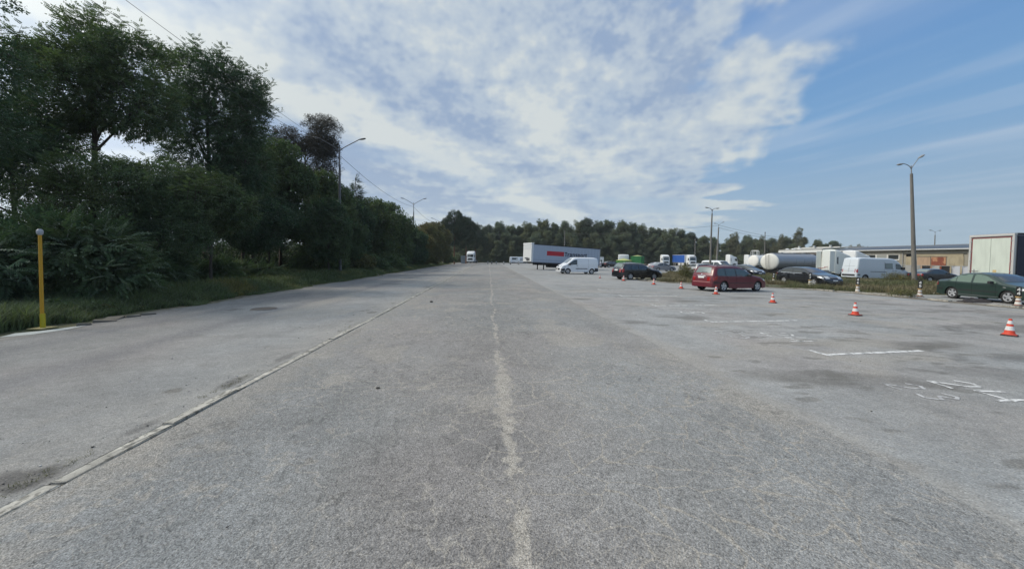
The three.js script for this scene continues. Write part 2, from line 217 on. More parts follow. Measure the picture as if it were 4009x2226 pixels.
// ---------------------------------------------------------------- kerbs
const concreteMap = dataTex(512, 512, (i, j) => { const n = fbm(i * 0.02, j * 0.02, 4), f = vnoise(i * 0.7, j * 0.7); const v = 0.45 * (0.50 + n * 0.8 + (f - 0.5) * 0.35) * (1 - 0.5 * sstep(0.58, 0.7, fbm(i * 0.05 + 60, j * 0.05, 3))); return [v * 1.04, v, v * 0.88]; });
const concrete = new THREE.MeshStandardMaterial({ map: concreteMap, roughness: 0.95 });
{
  const rnd = rng(5), geos = [0, 1, 2, 3].map((k) => { const g = new RoundedBoxGeometry(0.128, 0.16, 0.965 + 0.012 * k, 2, 0.014), p = g.attributes.position; for (let i = 0; i < p.count; i++) { p.setX(i, p.getX(i) + (vnoise(i * 0.9, k * 7) - 0.5) * 0.012); p.setY(i, p.getY(i) + (vnoise(i * 0.7 + 40, k * 7) - 0.5) * 0.01); } const u = g.attributes.uv; for (let i = 0; i < u.count; i++) u.setXY(i, p.getX(i) * 0.9 + k * 0.23, p.getZ(i) * 0.8 + k * 0.31); g.computeVertexNormals(); return g; });
  const strip = new THREE.Group(); strip.name = 'kerb'; strip.userData.kind = 'structure'; scene.add(strip);
  for (let z = 1.5, i = 0; z > -70; z -= 1.0, i++) { const m = shade(new THREE.Mesh(geos[i % 4], concrete)); m.name = 'kerb_stone'; m.position.set(-3.272 + (rnd() - 0.5) * 0.016, -0.072 + rnd() * 0.016, z + (rnd() - 0.5) * 0.01); m.rotation.set((rnd() - 0.5) * 0.012, (rnd() - 0.5) * 0.02, (rnd() - 0.5) * 0.05); strip.add(m); }
  const strip2 = new THREE.Group(); strip2.name = 'lot_kerb'; strip2.userData.kind = 'structure'; scene.add(strip2);
  for (let k = 1; k < 11; k++) { const [x0, z0] = KERB[k - 1], [x1, z1] = KERB[k], L = Math.hypot(x1 - x0, z1 - z0), n = Math.max(1, Math.round(L / 1.0)); if (z0 > 0 && k === 1) { /* the near end runs on behind the viewer */ } for (let i = 0; i < n; i++) { if (rnd() < 0.22) continue; const t = (i + 0.5) / n, x = lerp(x0, x1, t), z = lerp(z0, z1, t), m = shade(new THREE.Mesh(geos[i % 4], concrete)); m.name = 'kerb_stone'; m.scale.set(1.5, 1, 1); m.position.set(x + 0.1 + (rnd() - 0.5) * 0.08, hy(x) - 0.045 + rnd() * 0.06, z); m.rotation.set(0, Math.atan2(x1 - x0, z1 - z0) + (rnd() - 0.5) * 0.1, (rnd() - 0.5) * 0.16); strip2.add(m); } }
}
// painted bay lines and numerals
{
  const paint = new THREE.MeshStandardMaterial({ map: dataTex(256, 256, (i, j) => { const n = fbm(i * 0.06, j * 0.06, 3), v = lerp(0.34, 0.70, sstep(0.34, 0.50, n)) * (0.9 + 0.2 * vnoise(i * 0.8, j * 0.8)); return [v, v, v * 0.98]; }), roughness: 0.8 });
  const faint = new THREE.MeshStandardMaterial({ map: dataTex(256, 256, (i, j) => { const n = fbm(i * 0.08 + 9, j * 0.08, 3), v = lerp(0.30, 0.52, sstep(0.36, 0.58, n)); return [v, v, v]; }), roughness: 0.85 });
  const seg = (a, b, w) => { const dx = b[0] - a[0], dz = b[1] - a[1], l = Math.hypot(dx, dz), g = new THREE.PlaneGeometry(w, l, 1, 6).rotateX(-Math.PI / 2).rotateY(Math.atan2(dx, dz)); g.translate((a[0] + b[0]) / 2, 0, (a[1] + b[1]) / 2); const p = g.attributes.position, u = g.attributes.uv; for (let i = 0; i < p.count; i++) { const x = p.getX(i) + (vnoise(p.getX(i) * 9, p.getZ(i) * 9) - 0.5) * 0.02; p.setXYZ(i, x, hy(x) + 0.005, p.getZ(i) + (vnoise(p.getX(i) * 9 + 5, p.getZ(i) * 9) - 0.5) * 0.02); u.setXY(i, x * 0.9, p.getZ(i) * 0.9); } g.computeVertexNormals(); return g; };
  const stroke = (pts, w) => pts.slice(1).map((p, i) => seg(pts[i], p, w));
  const line = (name, geos, mat) => struct(name, geos, mat);
  for (let k = 0; k < 12; k++) { const z = -6.66 - k * 3.62, len = k === 0 ? 2.35 : 2.9; line('bay_line', [seg([6.42, z + 0.1], [6.38, z - 0.34], 0.10), seg([6.49, z], [6.45 + len, z - 0.16 * len * 0.9], k < 3 ? 0.10 : 0.11)], k < 5 ? paint : faint); }
  // hand-drawn bay numbers, worn: each digit a few strokes
  const DIG = { 4: [[[0, 1], [-0.1, 0.35], [0.55, 0.4]], [[0.42, 0.95], [0.5, 0]]], 2: [[[0, 0.8], [0.2, 1], [0.45, 0.85], [0.4, 0.55], [0, 0.05], [0.55, 0]]], 3: [[[0, 0.9], [0.3, 1], [0.45, 0.78], [0.2, 0.55], [0.48, 0.3], [0.3, 0], [0, 0.12]]], 5: [[[0.5, 1], [0.05, 1], [0, 0.55], [0.35, 0.6], [0.5, 0.3], [0.3, 0], [0, 0.1]]], 7: [[[0, 1], [0.5, 1], [0.15, 0]]], 1: [[[0.05, 0.75], [0.3, 1], [0.3, 0]]] };
  const num = (text, x, z, s, w, mat) => { const g = []; [...text].forEach((d, i) => DIG[d].forEach((st) => g.push(...stroke(st.map(([u, v]) => [x + v * s * 0.95, z + (i * 0.78 + u) * s * 1.0]), w)))); line('bay_number', g, mat); };
  num('24', 6.55, -5.15, 0.62, 0.055, paint); num('23', 5.7, -5.02, 0.5, 0.04, faint);
  num('24', 6.65, -8.75, 0.75, 0.05, paint); num('25', 5.6, -8.95, 0.7, 0.045, faint); num('5', 6.5, -12.35, 0.75, 0.06, paint); num('7', 6.7, -16.0, 0.7, 0.06, paint); num('1', 6.7, -19.6, 0.7, 0.06, faint);
}
// white patch of paint under the yellow post, a rusty manhole cover
struct('painted_patch', (() => { const s = new THREE.Shape([[-10.15, -8.35], [-9.85, -8.65], [-9.72, -9.2], [-9.85, -9.8], [-9.95, -9.5], [-10.12, -9.05], [-10.35, -8.8]].map((p) => new THREE.Vector2(p[0], -p[1]))); return new THREE.ShapeGeometry(s).rotateX(-Math.PI / 2).translate(0, 0.006, 0); })(), M(0.40, 0.43, 0.42, 0.85));

// ---------------------------------------------------------------- vegetation
function leafGeo(list) { // list of [base xyz, dir xyz, side xyz, length, width]; each leaf is a folded diamond
  const pos = [], idx = [];
  for (const [b, d, s, L, w] of list) {
    const n = new THREE.Vector3().crossVectors(d, s).normalize(), o = pos.length / 3;
    const P = (u, v, h) => { const p = b.clone().addScaledVector(d, u * L).addScaledVector(s, v * w).addScaledVector(n, h * w); pos.push(p.x, p.y, p.z); };
    P(0, 0, 0); P(0.45, -0.5, 0.22); P(1, 0, -0.1); P(0.45, 0.5, 0.22);
    idx.push(o, o + 1, o + 2, o, o + 2, o + 3);
  }
  const g = new THREE.BufferGeometry(); g.setAttribute('position', new THREE.Float32BufferAttribute(pos, 3)); g.setIndex(idx); const q = g.toNonIndexed(); q.computeVertexNormals(); return q;
}
const V3 = (x, y, z) => new THREE.Vector3(x, y, z);
function rv(r) { const u = r() * 2 - 1, a = r() * 6.2832, s = Math.sqrt(1 - u * u); return V3(s * Math.cos(a), u, s * Math.sin(a)); }
function pinnate(seed, pairs, ll, lw, droop) { const r = rng(seed), L = []; for (let i = 0; i < pairs; i++) { const t = 0.12 + 0.86 * i / pairs, b = V3(t, -droop * t * t, 0), taper = 0.65 + 0.5 * Math.sin(Math.PI * Math.min(1, t + 0.15)); for (const s of [-1, 1]) { const d = V3(0.35 + (r() - 0.5) * 0.3, -0.25 + (r() - 0.5) * 0.4 - droop * t, s).normalize(), side = V3(1, -2 * droop * t, -s * 0.35).normalize(); L.push([b, d, side, ll * taper * (0.85 + 0.3 * r()), lw * taper]); } } L.push([V3(1, -droop, 0), V3(0.9, -0.5, 0).normalize(), V3(0, 0, 1), ll, lw]); return leafGeo(L); }
function clump(seed, n, ll, lw, spread) { const r = rng(seed), L = []; for (let i = 0; i < n; i++) { const b = V3(r(), (r() - 0.5) * spread, (r() - 0.5) * spread), d = rv(r).add(V3(0.5, -0.3, 0)).normalize(), s = new THREE.Vector3().crossVectors(d, rv(r)).normalize(); L.push([b, d, s, ll * (0.7 + 0.6 * r()), lw * (0.7 + 0.6 * r())]); } return leafGeo(L); }
const FROND = { locust: pinnate(1, 8, 0.24, 0.13, 0.22), sumac: pinnate(2, 9, 0.30, 0.10, 0.35), broad: clump(3, 13, 0.36, 0.24, 0.75), small: clump(4, 16, 0.25, 0.16, 0.8), needles: clump(5, 26, 0.55, 0.05, 0.55), sprig: pinnate(6, 9, 0.26, 0.06, 0.1) };
const foliage = (r, g, b, t = 0.3) => new THREE.MeshPhysicalMaterial({ color: lin(r, g, b), roughness: 1, transmission: t, thickness: 0, side: THREE.DoubleSide });
const LEAF = { locust: foliage(0.070, 0.118, 0.036, 0.45), deep: foliage(0.048, 0.096, 0.034, 0.42), rust: foliage(0.050, 0.046, 0.032), fresh: foliage(0.082, 0.130, 0.036, 0.45), yellow: foliage(0.115, 0.118, 0.036), pine: foliage(0.055, 0.080, 0.045, 0.15), wood: foliage(0.100, 0.138, 0.068, 0.5), wood2: foliage(0.118, 0.150, 0.064, 0.5), birch: foliage(0.145, 0.150, 0.068, 0.45), ivy: foliage(0.040, 0.068, 0.028) };
const bark = M(0.075, 0.062, 0.05, 0.95, { bumpMap: dataTex(128, 256, (i, j) => { const v = fbm(i * 0.12, j * 0.03, 4); return [v, v, v]; }, { srgb: false }), bumpScale: 0.02 }), pineBark = M(0.17, 0.085, 0.052, 0.95), birchBark = M(0.42, 0.40, 0.36, 0.9);

function crownMesh(parent, lobes, count, frond, mat, seed, smin, smax, opt = {}) {
  const r = rng(seed), list = [], tints = [], vol = lobes.map((l) => Math.cbrt(l[3] * l[4] * l[5]) ** 2.4 * (l[6] ?? 1)), tot = vol.reduce((a, b) => a + b, 0);
  const m4 = new THREE.Matrix4(), q = new THREE.Quaternion(), X = V3(1, 0, 0), gapF = opt.gap ?? 0.46;
  lobes.forEach((l, k) => {
    const n = Math.round(count * vol[k] / tot);
    for (let i = 0, tries = 0; i < n && tries < n * 5; tries++) {
      const d = rv(r), rr = Math.pow(r(), 0.42), p = V3(l[0] + d.x * l[3] * rr, l[1] + d.y * l[4] * rr, l[2] + d.z * l[5] * rr);
      const nz = fbm(p.x * 0.62 + seed, p.y * 0.62 + p.z * 0.48, 2); if (nz < gapF && r() < 0.86) continue;
      const bumpy = 0.56 + 0.92 * fbm(d.x * 3.4 + seed * 1.7 + k, d.y * 3.4 + d.z * 2.6, 3); if (rr > bumpy) continue;
      const out = d.clone().add(rv(r).multiplyScalar(0.75)).add(V3(0, opt.lift ?? 0.12, 0)); out.y -= opt.droop ?? 0.1; out.normalize();
      q.setFromUnitVectors(X, out).multiply(new THREE.Quaternion().setFromAxisAngle(X, (r() - 0.5) * 2.4));
      const s = lerp(smin, smax, r()); m4.compose(p, q, V3(s, s, s)); list.push(m4.clone());
      const t = 0.72 + 0.62 * r() * (0.6 + 0.8 * fbm(p.x * 0.5 + 9, p.y * 0.5 + p.z * 0.4, 2)), w = (r() - 0.5) * 0.3 + ((opt.warm ?? 0) * sstep(0.5, 0.75, fbm(p.x * 0.35 + seed, p.y * 0.35 - p.z * 0.3, 2)));
      tints.push([t * (1 + w), t * (1 + w * 0.25), t * (1 - w * 0.5)]); i++;
    }
  });
  const im = new THREE.InstancedMesh(frond, mat, list.length); list.forEach((m, i) => { im.setMatrixAt(i, m); im.setColorAt(i, lin(...tints[i])); });
  im.name = opt.name ?? 'crown'; im.userData.kind = 'stuff'; shade(im); parent.add(im); return im;
}
function woodGeo(h, r0, lobes, seed, opt = {}) {        // trunk that forks into limbs running into every lobe, with twigs
  const r = rng(seed + 500), g = [], fork = opt.fork ?? 0.35, lean = opt.lean ?? [0, 0], top = V3(lean[0], h * (opt.top ?? 0.86), lean[1]);
  const spine = new THREE.CatmullRomCurve3([V3(0, -0.15, 0), V3(lean[0] * 0.15 + (r() - 0.5) * 0.2, h * 0.25, lean[1] * 0.15), V3(lean[0] * 0.5 + (r() - 0.5) * 0.5, h * 0.55, lean[1] * 0.5 + (r() - 0.5) * 0.4), top]);
  const taper = (curve, a, b, n, sides) => { const t = new THREE.TubeGeometry(curve, n, 1, sides), p = t.attributes.position, c = new THREE.Vector3(); for (let i = 0; i <= n; i++) { curve.getPointAt(i / n, c); const s = lerp(a, b, Math.pow(i / n, 0.8)); for (let j = 0; j <= sides; j++) { const k = i * (sides + 1) + j; p.setXYZ(k, c.x + (p.getX(k) - c.x) * s, c.y + (p.getY(k) - c.y) * s, c.z + (p.getZ(k) - c.z) * s); } } t.computeVertexNormals(); return t; };
  g.push(taper(spine, r0, r0 * 0.22, 14, 8));
  lobes.forEach((l) => {
    const c = V3(l[0], l[1], l[2]), u = clamp((l[1] - l[4] * 1.1) / (h * 0.9), fork * 0.8, 0.85), b = spine.getPointAt(u), mid = b.clone().lerp(c, 0.5).add(V3((r() - 0.5) * 0.8, -0.1 + r() * 0.5, (r() - 0.5) * 0.8)), lr = r0 * (0.5 - 0.3 * u);
    const end = c.clone().add(V3(0, l[4] * 0.45, 0)); g.push(taper(new THREE.CatmullRomCurve3([b, mid, c, end]), lr, lr * 0.2, 8, 6));
    for (let i = 0; i < (opt.twigs ?? 9); i++) { const d = rv(r); d.y = Math.abs(d.y) * 0.8 - 0.15; const e = c.clone().add(V3(d.x * l[3] * 0.95, d.y * l[4] * 0.95, d.z * l[5] * 0.95)), s = mid.clone().lerp(end, r()); g.push(taper(new THREE.CatmullRomCurve3([s, s.clone().lerp(e, 0.5).add(V3(0, 0.18, 0)), e]), lr * 0.32, 0.008, 5, 4)); }
  });
  return g;
}
function tree(name, label, x, z, h, lobes, o) {
  const t = thing(name, label, o.category ?? 'tree', x, z, o.turn ?? 0, o.group);
  add('trunk', woodGeo(h, o.r ?? 0.16, lobes, o.seed, o), o.bark ?? bark, t);
  crownMesh(t, lobes, o.n, FROND[o.frond], LEAF[o.leaf], o.seed, o.s[0], o.s[1], o);
  if (o.shoots) {                                    // young leaders standing out of the crown, fronds set along them
    const r = rng(o.seed + 900), tw = [], M4 = [], q = new THREE.Quaternion(), m4 = new THREE.Matrix4(), T = [];
    for (let i = 0; i < o.shoots; i++) {
      const l = lobes[Math.floor(r() * lobes.length)], d = rv(r); d.y = Math.abs(d.y) * 0.9 + 0.15; d.normalize();
      const b = V3(l[0] + d.x * l[3] * 0.8, l[1] + d.y * l[4] * 0.8, l[2] + d.z * l[5] * 0.8), up = V3(d.x * 0.7 + (r() - 0.5) * 0.4, 0.5 + d.y * 0.7, d.z * 0.7 + (r() - 0.5) * 0.4).normalize(), L = (o.shootLen ?? 1) * (0.55 + 0.75 * r());
      const e = b.clone().addScaledVector(up, L); tw.push(bar([b.x - up.x * 0.4, b.y - up.y * 0.4, b.z - up.z * 0.4], [e.x, e.y, e.z], 0.014, 0.004, 4));
      const n = 7 + Math.floor(r() * 4); for (let k = 0; k < n; k++) { const t = 0.1 + 0.9 * k / (n - 1), a = k * 2.4 + r(), p = b.clone().addScaledVector(up, L * t), side = V3(Math.cos(a), 0.15 + 0.55 * t, Math.sin(a)).normalize(), s = (o.shootFrond ?? 0.42) * (1.1 - 0.45 * t) * (0.8 + 0.4 * r()); q.setFromUnitVectors(V3(1, 0, 0), side); m4.compose(p, q, V3(s, s, s)); M4.push(m4.clone()); const c = 0.8 + 0.5 * r(); T.push([c * 1.05, c, c * 0.9]); }
    }
    add('twig', tw, o.bark ?? bark, t).userData.kind = 'stuff'; const im = new THREE.InstancedMesh(FROND.locust, LEAF[o.leaf], M4.length); M4.forEach((m, i) => { im.setMatrixAt(i, m); im.setColorAt(i, lin(...T[i])); }); im.name = 'shoot_leaves'; im.userData.kind = 'stuff'; shade(im); t.add(im);
  }
  if (o.mix) crownMesh(t, lobes, o.mix, FROND.small, LEAF[o.leaf], o.seed + 7, 0.26, 0.46, { ...o, name: 'inner_leaves' });
  return t;
}
// --- the tall row behind the left verge
tree('locust_tree', 'tall dark locust tree cut off by the left edge of the picture', -18.2, -14.2, 13.5, [[-0.2, 11.6, 0, 1.4, 2.0, 1.6], [0.4, 8.4, -0.4, 1.1, 1.2, 1.4], [-1.8, 9.2, 0, 1.8, 2, 1.8], [-0.3, 6.3, 0.3, 2.0, 1.5, 2.0], [-1.8, 4.4, 0.2, 2.0, 1.5, 2.0]], { shoots: 70, seed: 11, r: 0.2, n: 1900, mix: 1500, frond: 'locust', leaf: 'deep', s: [0.26, 0.42], gap: 0.54 });
tree('locust_tree', 'leafy locust tree with sky gaps in the far left gap beside the tallest crown', -20.6, -17.6, 8.6, [[-0.4, 7, 0, 1.9, 1.5, 1.7], [0.9, 5.6, 0.2, 1.6, 1.3, 1.7], [-1.7, 5.0, 0, 1.5, 1.2, 1.5]], { shoots: 40, seed: 12, r: 0.14, n: 1200, mix: 1100, frond: 'locust', leaf: 'deep', s: [0.24, 0.38], gap: 0.53 });
tree('locust_tree', 'tallest locust tree, broad ragged crown touching the overhead wires', -19.7, -20.0, 13.6, [[0, 11.9, 0, 1.0, 1.9, 1.2], [-1.5, 10.2, 0.3, 1.8, 1.5, 1.7], [1.7, 11.2, -0.3, 1.9, 1.3, 1.9], [0.2, 9.4, 0.3, 2.6, 1.6, 2.2], [-2.4, 8.0, 0, 2.0, 1.4, 1.9], [2.2, 8.9, 0, 1.9, 1.5, 1.8]], { shoots: 150, seed: 13, r: 0.22, n: 2900, mix: 2600, frond: 'locust', leaf: 'locust', s: [0.26, 0.46], gap: 0.55, warm: 0.25 });
tree('locust_tree', 'dense dark locust tree with two arching leaders right of the tallest crown', -18.7, -26.0, 15.2, [[-1.4, 13.3, 0, 1.8, 1.6, 2], [0.9, 13.2, 0.3, 1.7, 1.4, 1.8], [2.7, 12.4, 0.2, 1.3, 1.3, 1.5], [3.1, 10.9, 0.2, 1.2, 1.2, 1.4], [-1.0, 10.3, 0.3, 2.4, 1.9, 2.3], [1.9, 9.9, 0, 2.2, 1.9, 2.1], [0.6, 7.6, 0.4, 2.6, 2.0, 2.4], [2.6, 7.4, 0, 1.7, 1.5, 1.8], [1.9, 4.6, 0.2, 1.6, 1.8, 1.8]], { shoots: 170, seed: 14, r: 0.24, n: 3900, mix: 3600, frond: 'locust', leaf: 'deep', s: [0.28, 0.48], gap: 0.52 });
tree('locust_tree', 'slender locust tree with a plume rising at the right of the dense crown', -18.2, -29.0, 14.2, [[0.4, 12.2, 0, 1.2, 1.6, 1.2], [-0.2, 10.2, 0, 1.6, 1.6, 1.6], [0.6, 8, 0, 1.7, 1.7, 1.7], [0.1, 5.6, 0, 1.8, 1.8, 1.8]], { shoots: 60, seed: 15, r: 0.15, n: 1700, mix: 2000, frond: 'locust', leaf: 'locust', s: [0.26, 0.42], gap: 0.49 });
tree('withered_tree', 'thin brownish half-withered tree rising behind the first street lamp', -18.6, -39.5, 16.2, [[1.6, 14.4, 0, 2.0, 1.5, 2], [2.0, 12.9, 0.2, 1.3, 1.0, 1.3], [-5.0, 12.6, 0, 1.3, 1.0, 1.3], [0.1, 12.9, 0, 1.3, 1.2, 1.3], [-3.0, 11.0, 0, 1.5, 1.1, 1.4], [2.2, 11.2, 0, 1.3, 1.1, 1.3], [-0.8, 10.6, 0, 1.5, 1.2, 1.4], [-1.8, 13.4, 0, 2.0, 1.2, 1.8], [-3.4, 12.4, 0, 1.6, 1.3, 1.6], [1.7, 12.3, 0, 1.5, 1.2, 1.5], [1.4, 10.2, 0.2, 1.9, 1.1, 1.7], [0.6, 8.4, 0.2, 2.2, 1.4, 2]], { seed: 16, r: 0.2, n: 6200, frond: 'small', leaf: 'rust', s: [0.28, 0.46], gap: 0.50, twigs: 16 });
tree('leafy_tree', 'rounded green tree in front of the brownish withered tree', -18.0, -33.5, 11.6, [[0.2, 10, 0, 1.5, 1.4, 1.6], [-0.9, 8.6, 0.3, 1.7, 1.6, 1.8], [1.2, 8, 0.2, 1.7, 1.5, 1.8], [0.1, 6.2, 0.5, 2.2, 1.9, 2.1], [1.6, 4.6, 0.2, 1.6, 1.6, 1.8]], { shoots: 50, seed: 17, r: 0.17, n: 4200, frond: 'broad', leaf: 'locust', s: [0.36, 0.6], gap: 0.40, warm: 0.15 });
// --- lower trees in front of it
const lowT = [['young_tree', 'low spreading tree behind the yellow post, sky showing through its top', -14.9, -15.2, 5.5, [[0, 4.6, 0, 1.5, 0.75, 1.3], [-1.2, 4.0, 0.1, 1.2, 0.8, 1.2], [1.1, 4.2, 0, 1.2, 0.8, 1.2], [0, 2.9, 0.4, 1.9, 1.0, 1.5]], 2300, 'small', 'locust', 0.56],
  ['young_tree', 'second low spreading tree, right of the one behind the yellow post', -13.7, -16.5, 5.6, [[0, 4.7, 0, 1.4, 0.8, 1.3], [1.0, 3.9, 0.1, 1.2, 0.8, 1.2], [-0.4, 3.4, 0.3, 1.7, 1.0, 1.4], [0.8, 2.5, 0.2, 1.3, 0.9, 1.3]], 2500, 'small', 'locust', 0.55],
  ['young_tree', 'low dark tree with russet tips below the dense tall crown', -12.9, -18.2, 5.5, [[0, 4.6, 0, 1.3, 0.85, 1.3], [0.8, 3.8, 0.1, 1.2, 0.8, 1.2], [-0.6, 3.2, 0.3, 1.5, 0.9, 1.4]], 2300, 'broad', 'locust', 0.52],
  ['young_tree', 'low bushy dark tree on the verge, trunk bare at its foot', -15.5, -25.5, 5.9, [[0, 4.9, 0, 1.6, 0.9, 1.5], [1.3, 4.1, 0.2, 1.5, 0.9, 1.4], [-0.9, 3.8, 0.2, 1.6, 1.0, 1.5], [0.7, 3.0, 0.3, 1.7, 1.0, 1.5]], 5200, 'broad', 'deep', 0.44],
  ['young_tree', 'dark round-headed tree with a forked trunk standing deeper on the verge', -17.5, -31.0, 6.6, [[0, 5.4, 0, 1.8, 1.1, 1.7], [1.2, 4.4, 0.2, 1.7, 1.1, 1.6], [-1.3, 4.2, 0.2, 1.7, 1.1, 1.6], [0, 3.2, 0.4, 2, 1.1, 1.7]], 5200, 'broad', 'deep', 0.43],
  ['young_tree', 'dark young tree hiding the foot of the first street lamp', -11.9, -28.6, 6.2, [[0, 5.0, 0, 1.1, 0.9, 1.1], [0.5, 3.9, 0.1, 1.2, 0.9, 1.2], [-0.7, 3.6, 0.1, 1.3, 0.9, 1.2], [0.1, 2.5, 0.2, 1.5, 1.0, 1.4]], 3200, 'broad', 'deep', 0.42],
  ['young_tree', 'dark young tree between the first street lamp and the spindly spruce', -13.4, -35.6, 6.4, [[0, 5.3, 0, 1.3, 1.0, 1.3], [0.7, 4.1, 0.1, 1.4, 1.0, 1.3], [-0.7, 3.8, 0.1, 1.4, 1.0, 1.3], [0.1, 2.4, 0.2, 1.7, 1.2, 1.6]], 3400, 'broad', 'locust', 0.42]];
lowT.forEach(([n, l, x, z, h, lobes, cnt, fr, lf, gap], i) => tree(n, l, x, z, h, lobes, { shoots: 70, shootLen: 0.55, shootFrond: 0.34, seed: 30 + i, r: 0.085, n: cnt, frond: fr, leaf: lf, s: [0.2, 0.35], gap, warm: 0.3, category: 'small tree' }));
tree('leafy_tree', 'loose light-green tree just behind the first street lamp', -15.3, -37.2, 9.6, [[-0.4, 8.6, 0, 1.2, 1.1, 1.3], [0.7, 7.3, 0, 1.4, 1.2, 1.4], [-1, 6.8, 0, 1.5, 1.1, 1.4], [0.4, 5.4, 0.2, 1.7, 1.2, 1.5], [-0.6, 3.8, 0.4, 2, 1.5, 1.7]], { shoots: 40, shootLen: 0.7, seed: 41, r: 0.12, n: 3400, frond: 'broad', leaf: 'fresh', s: [0.3, 0.5], gap: 0.47 });
tree('leafy_tree', 'dark bushy tree right of the first street lamp', -15.6, -43.5, 8.2, [[0, 6.9, 0, 1.7, 1.3, 1.7], [1.1, 5.4, 0, 1.7, 1.4, 1.7], [-1, 5.1, 0, 1.8, 1.4, 1.7], [0.2, 3.4, 0.4, 2.4, 1.7, 2]], { seed: 42, r: 0.13, n: 3600, frond: 'broad', leaf: 'deep', s: [0.34, 0.56], gap: 0.42 });
{ const t = tree('spruce_tree', 'thin spindly spruce top poking up beside the first street lamp', -16.3, -47, 11.4, [[0, 10.7, 0, 0.35, 0.7, 0.35], [0, 9.4, 0, 0.8, 0.7, 0.8], [0, 8.0, 0, 1.2, 0.8, 1.2], [0, 6.4, 0, 1.5, 0.9, 1.5], [0, 4.8, 0, 1.8, 1, 1.8]], { seed: 43, r: 0.13, n: 1600, frond: 'sprig', leaf: 'pine', s: [0.5, 0.85], gap: 0.42, top: 1.0, droop: 0.25, lift: 0 }); t.rotation.y = 0.3; }
const midT = [['full green tree in the row between the first and second street lamps', -15.4, -50.5, 9.4, 'fresh', 1], ['bright green rounded tree just left of the second street lamp', -14.7, -56.5, 9.6, 'fresh', 1.1], ['dark low tree at the foot of the second street lamp', -13.6, -62, 7.0, 'deep', 1], ['olive green tree right after the second street lamp', -13.4, -70, 6.8, 'yellow', 1], ['yellow-green spreading tree near the far end of the left verge', -12.8, -77, 8.6, 'yellow', 1.1], ['yellow-green tree below the third street lamp', -11.9, -86, 9.6, 'yellow', 1.1]];
midT.forEach(([l, x, z, h, lf, k], i) => tree('leafy_tree', l, x, z, h, [[0, h * 0.82, 0, 1.9 * k, h * 0.17, 1.9], [1.6 * k, h * 0.66, 0.2, 1.9, h * 0.17, 1.9], [-1.6 * k, h * 0.64, 0, 1.9, h * 0.18, 1.9], [0.3, h * 0.48, 0.5, 2.6, h * 0.2, 2.4], [1.2, h * 0.3, 0.3, 2.3, h * 0.2, 2.2]], { seed: 50 + i, r: 0.14, n: 4200, frond: 'broad', leaf: lf, s: [0.4, 0.68], gap: 0.41, warm: 0.2 }));
const pineT = [['tall pine with a reddish bare trunk at the far left roadside', -8.9, -98, 13.8], ['second pine, crown spreading right of the tall reddish-trunked pine', -6.3, -105, 12.8], ['dark pine behind the white truck at the end of the road', -4.2, -124, 13.0]];
pineT.forEach(([l, x, z, h], i) => tree('pine_tree', l, x, z, h, [[0, h * 0.9, 0, 1.6, h * 0.09, 1.6], [1.5, h * 0.8, 0, 1.9, h * 0.08, 1.7], [-1.4, h * 0.76, 0, 1.8, h * 0.09, 1.7], [0.4, h * 0.64, 0.3, 2.2, h * 0.1, 2], [1.9, h * 0.55, 0, 1.6, h * 0.08, 1.6], [-1.2, h * 0.45, 0, 1.8, h * 0.09, 1.7]], { seed: 60 + i, r: 0.2, n: 3000, frond: 'needles', leaf: 'pine', s: [0.5, 0.85], gap: 0.44, bark: pineBark, top: 0.95 }));
// --- undergrowth: separate bushes along the verge, and a dark thicket behind the trees
function bush(name, label, x, z, w, h, d, n, frond, leaf, seed, s, opt = {}) {
  const t = thing(name, label, opt.category ?? 'bush', x, z, 0, opt.group), r = rng(seed), g = [];
  for (let i = 0; i < 9; i++) { const a = r() * 6.283, e = [Math.cos(a) * w * 0.55 * r(), h * (0.5 + 0.35 * r()), Math.sin(a) * d * 0.55 * r()]; g.push(tube([[e[0] * 0.2, -0.05, e[2] * 0.2], [e[0] * 0.45, e[1] * 0.5, e[2] * 0.45], e], 0.014, 4)); }
  add('stem', g, bark, t); const L = []; for (let i = 0; i < 6; i++) L.push([(r() - 0.5) * w * 0.9, h * (0.35 + 0.42 * r()), (r() - 0.5) * d * 0.9, w * 0.36, h * 0.3, d * 0.36]);
  crownMesh(t, L, n, FROND[frond], LEAF[leaf], seed, s[0], s[1], { name: 'foliage', gap: opt.gap ?? 0.40, droop: opt.droop ?? 0.15, warm: 0.15 }); return t;
}
bush('sumac_bush', 'feathery bush with long drooping leaves left of the yellow post', -14.6, -11.4, 3.0, 2.8, 2.4, 1300, 'sumac', 'deep', 71, [0.4, 0.7]);
bush('sumac_bush', 'feathery bush with long drooping leaves right behind the yellow post', -14.0, -13.6, 3.4, 2.9, 2.4, 1700, 'sumac', 'locust', 72, [0.36, 0.66]);
bush('sumac_bush', 'low feathery bush on the verge below the low spreading trees', -13.9, -16.2, 2.6, 1.9, 2.0, 900, 'sumac', 'locust', 73, [0.3, 0.55]);
bush('sumac_bush', 'bright green feathery bush in the gap before the dark fence', -13.9, -19.8, 1.6, 1.6, 1.4, 560, 'sumac', 'fresh', 74, [0.32, 0.55]);
bush('sumac_bush', 'feathery bush beside the bare-footed dark tree', -14.4, -23.2, 2.2, 1.4, 1.8, 760, 'sumac', 'fresh', 75, [0.32, 0.55]);
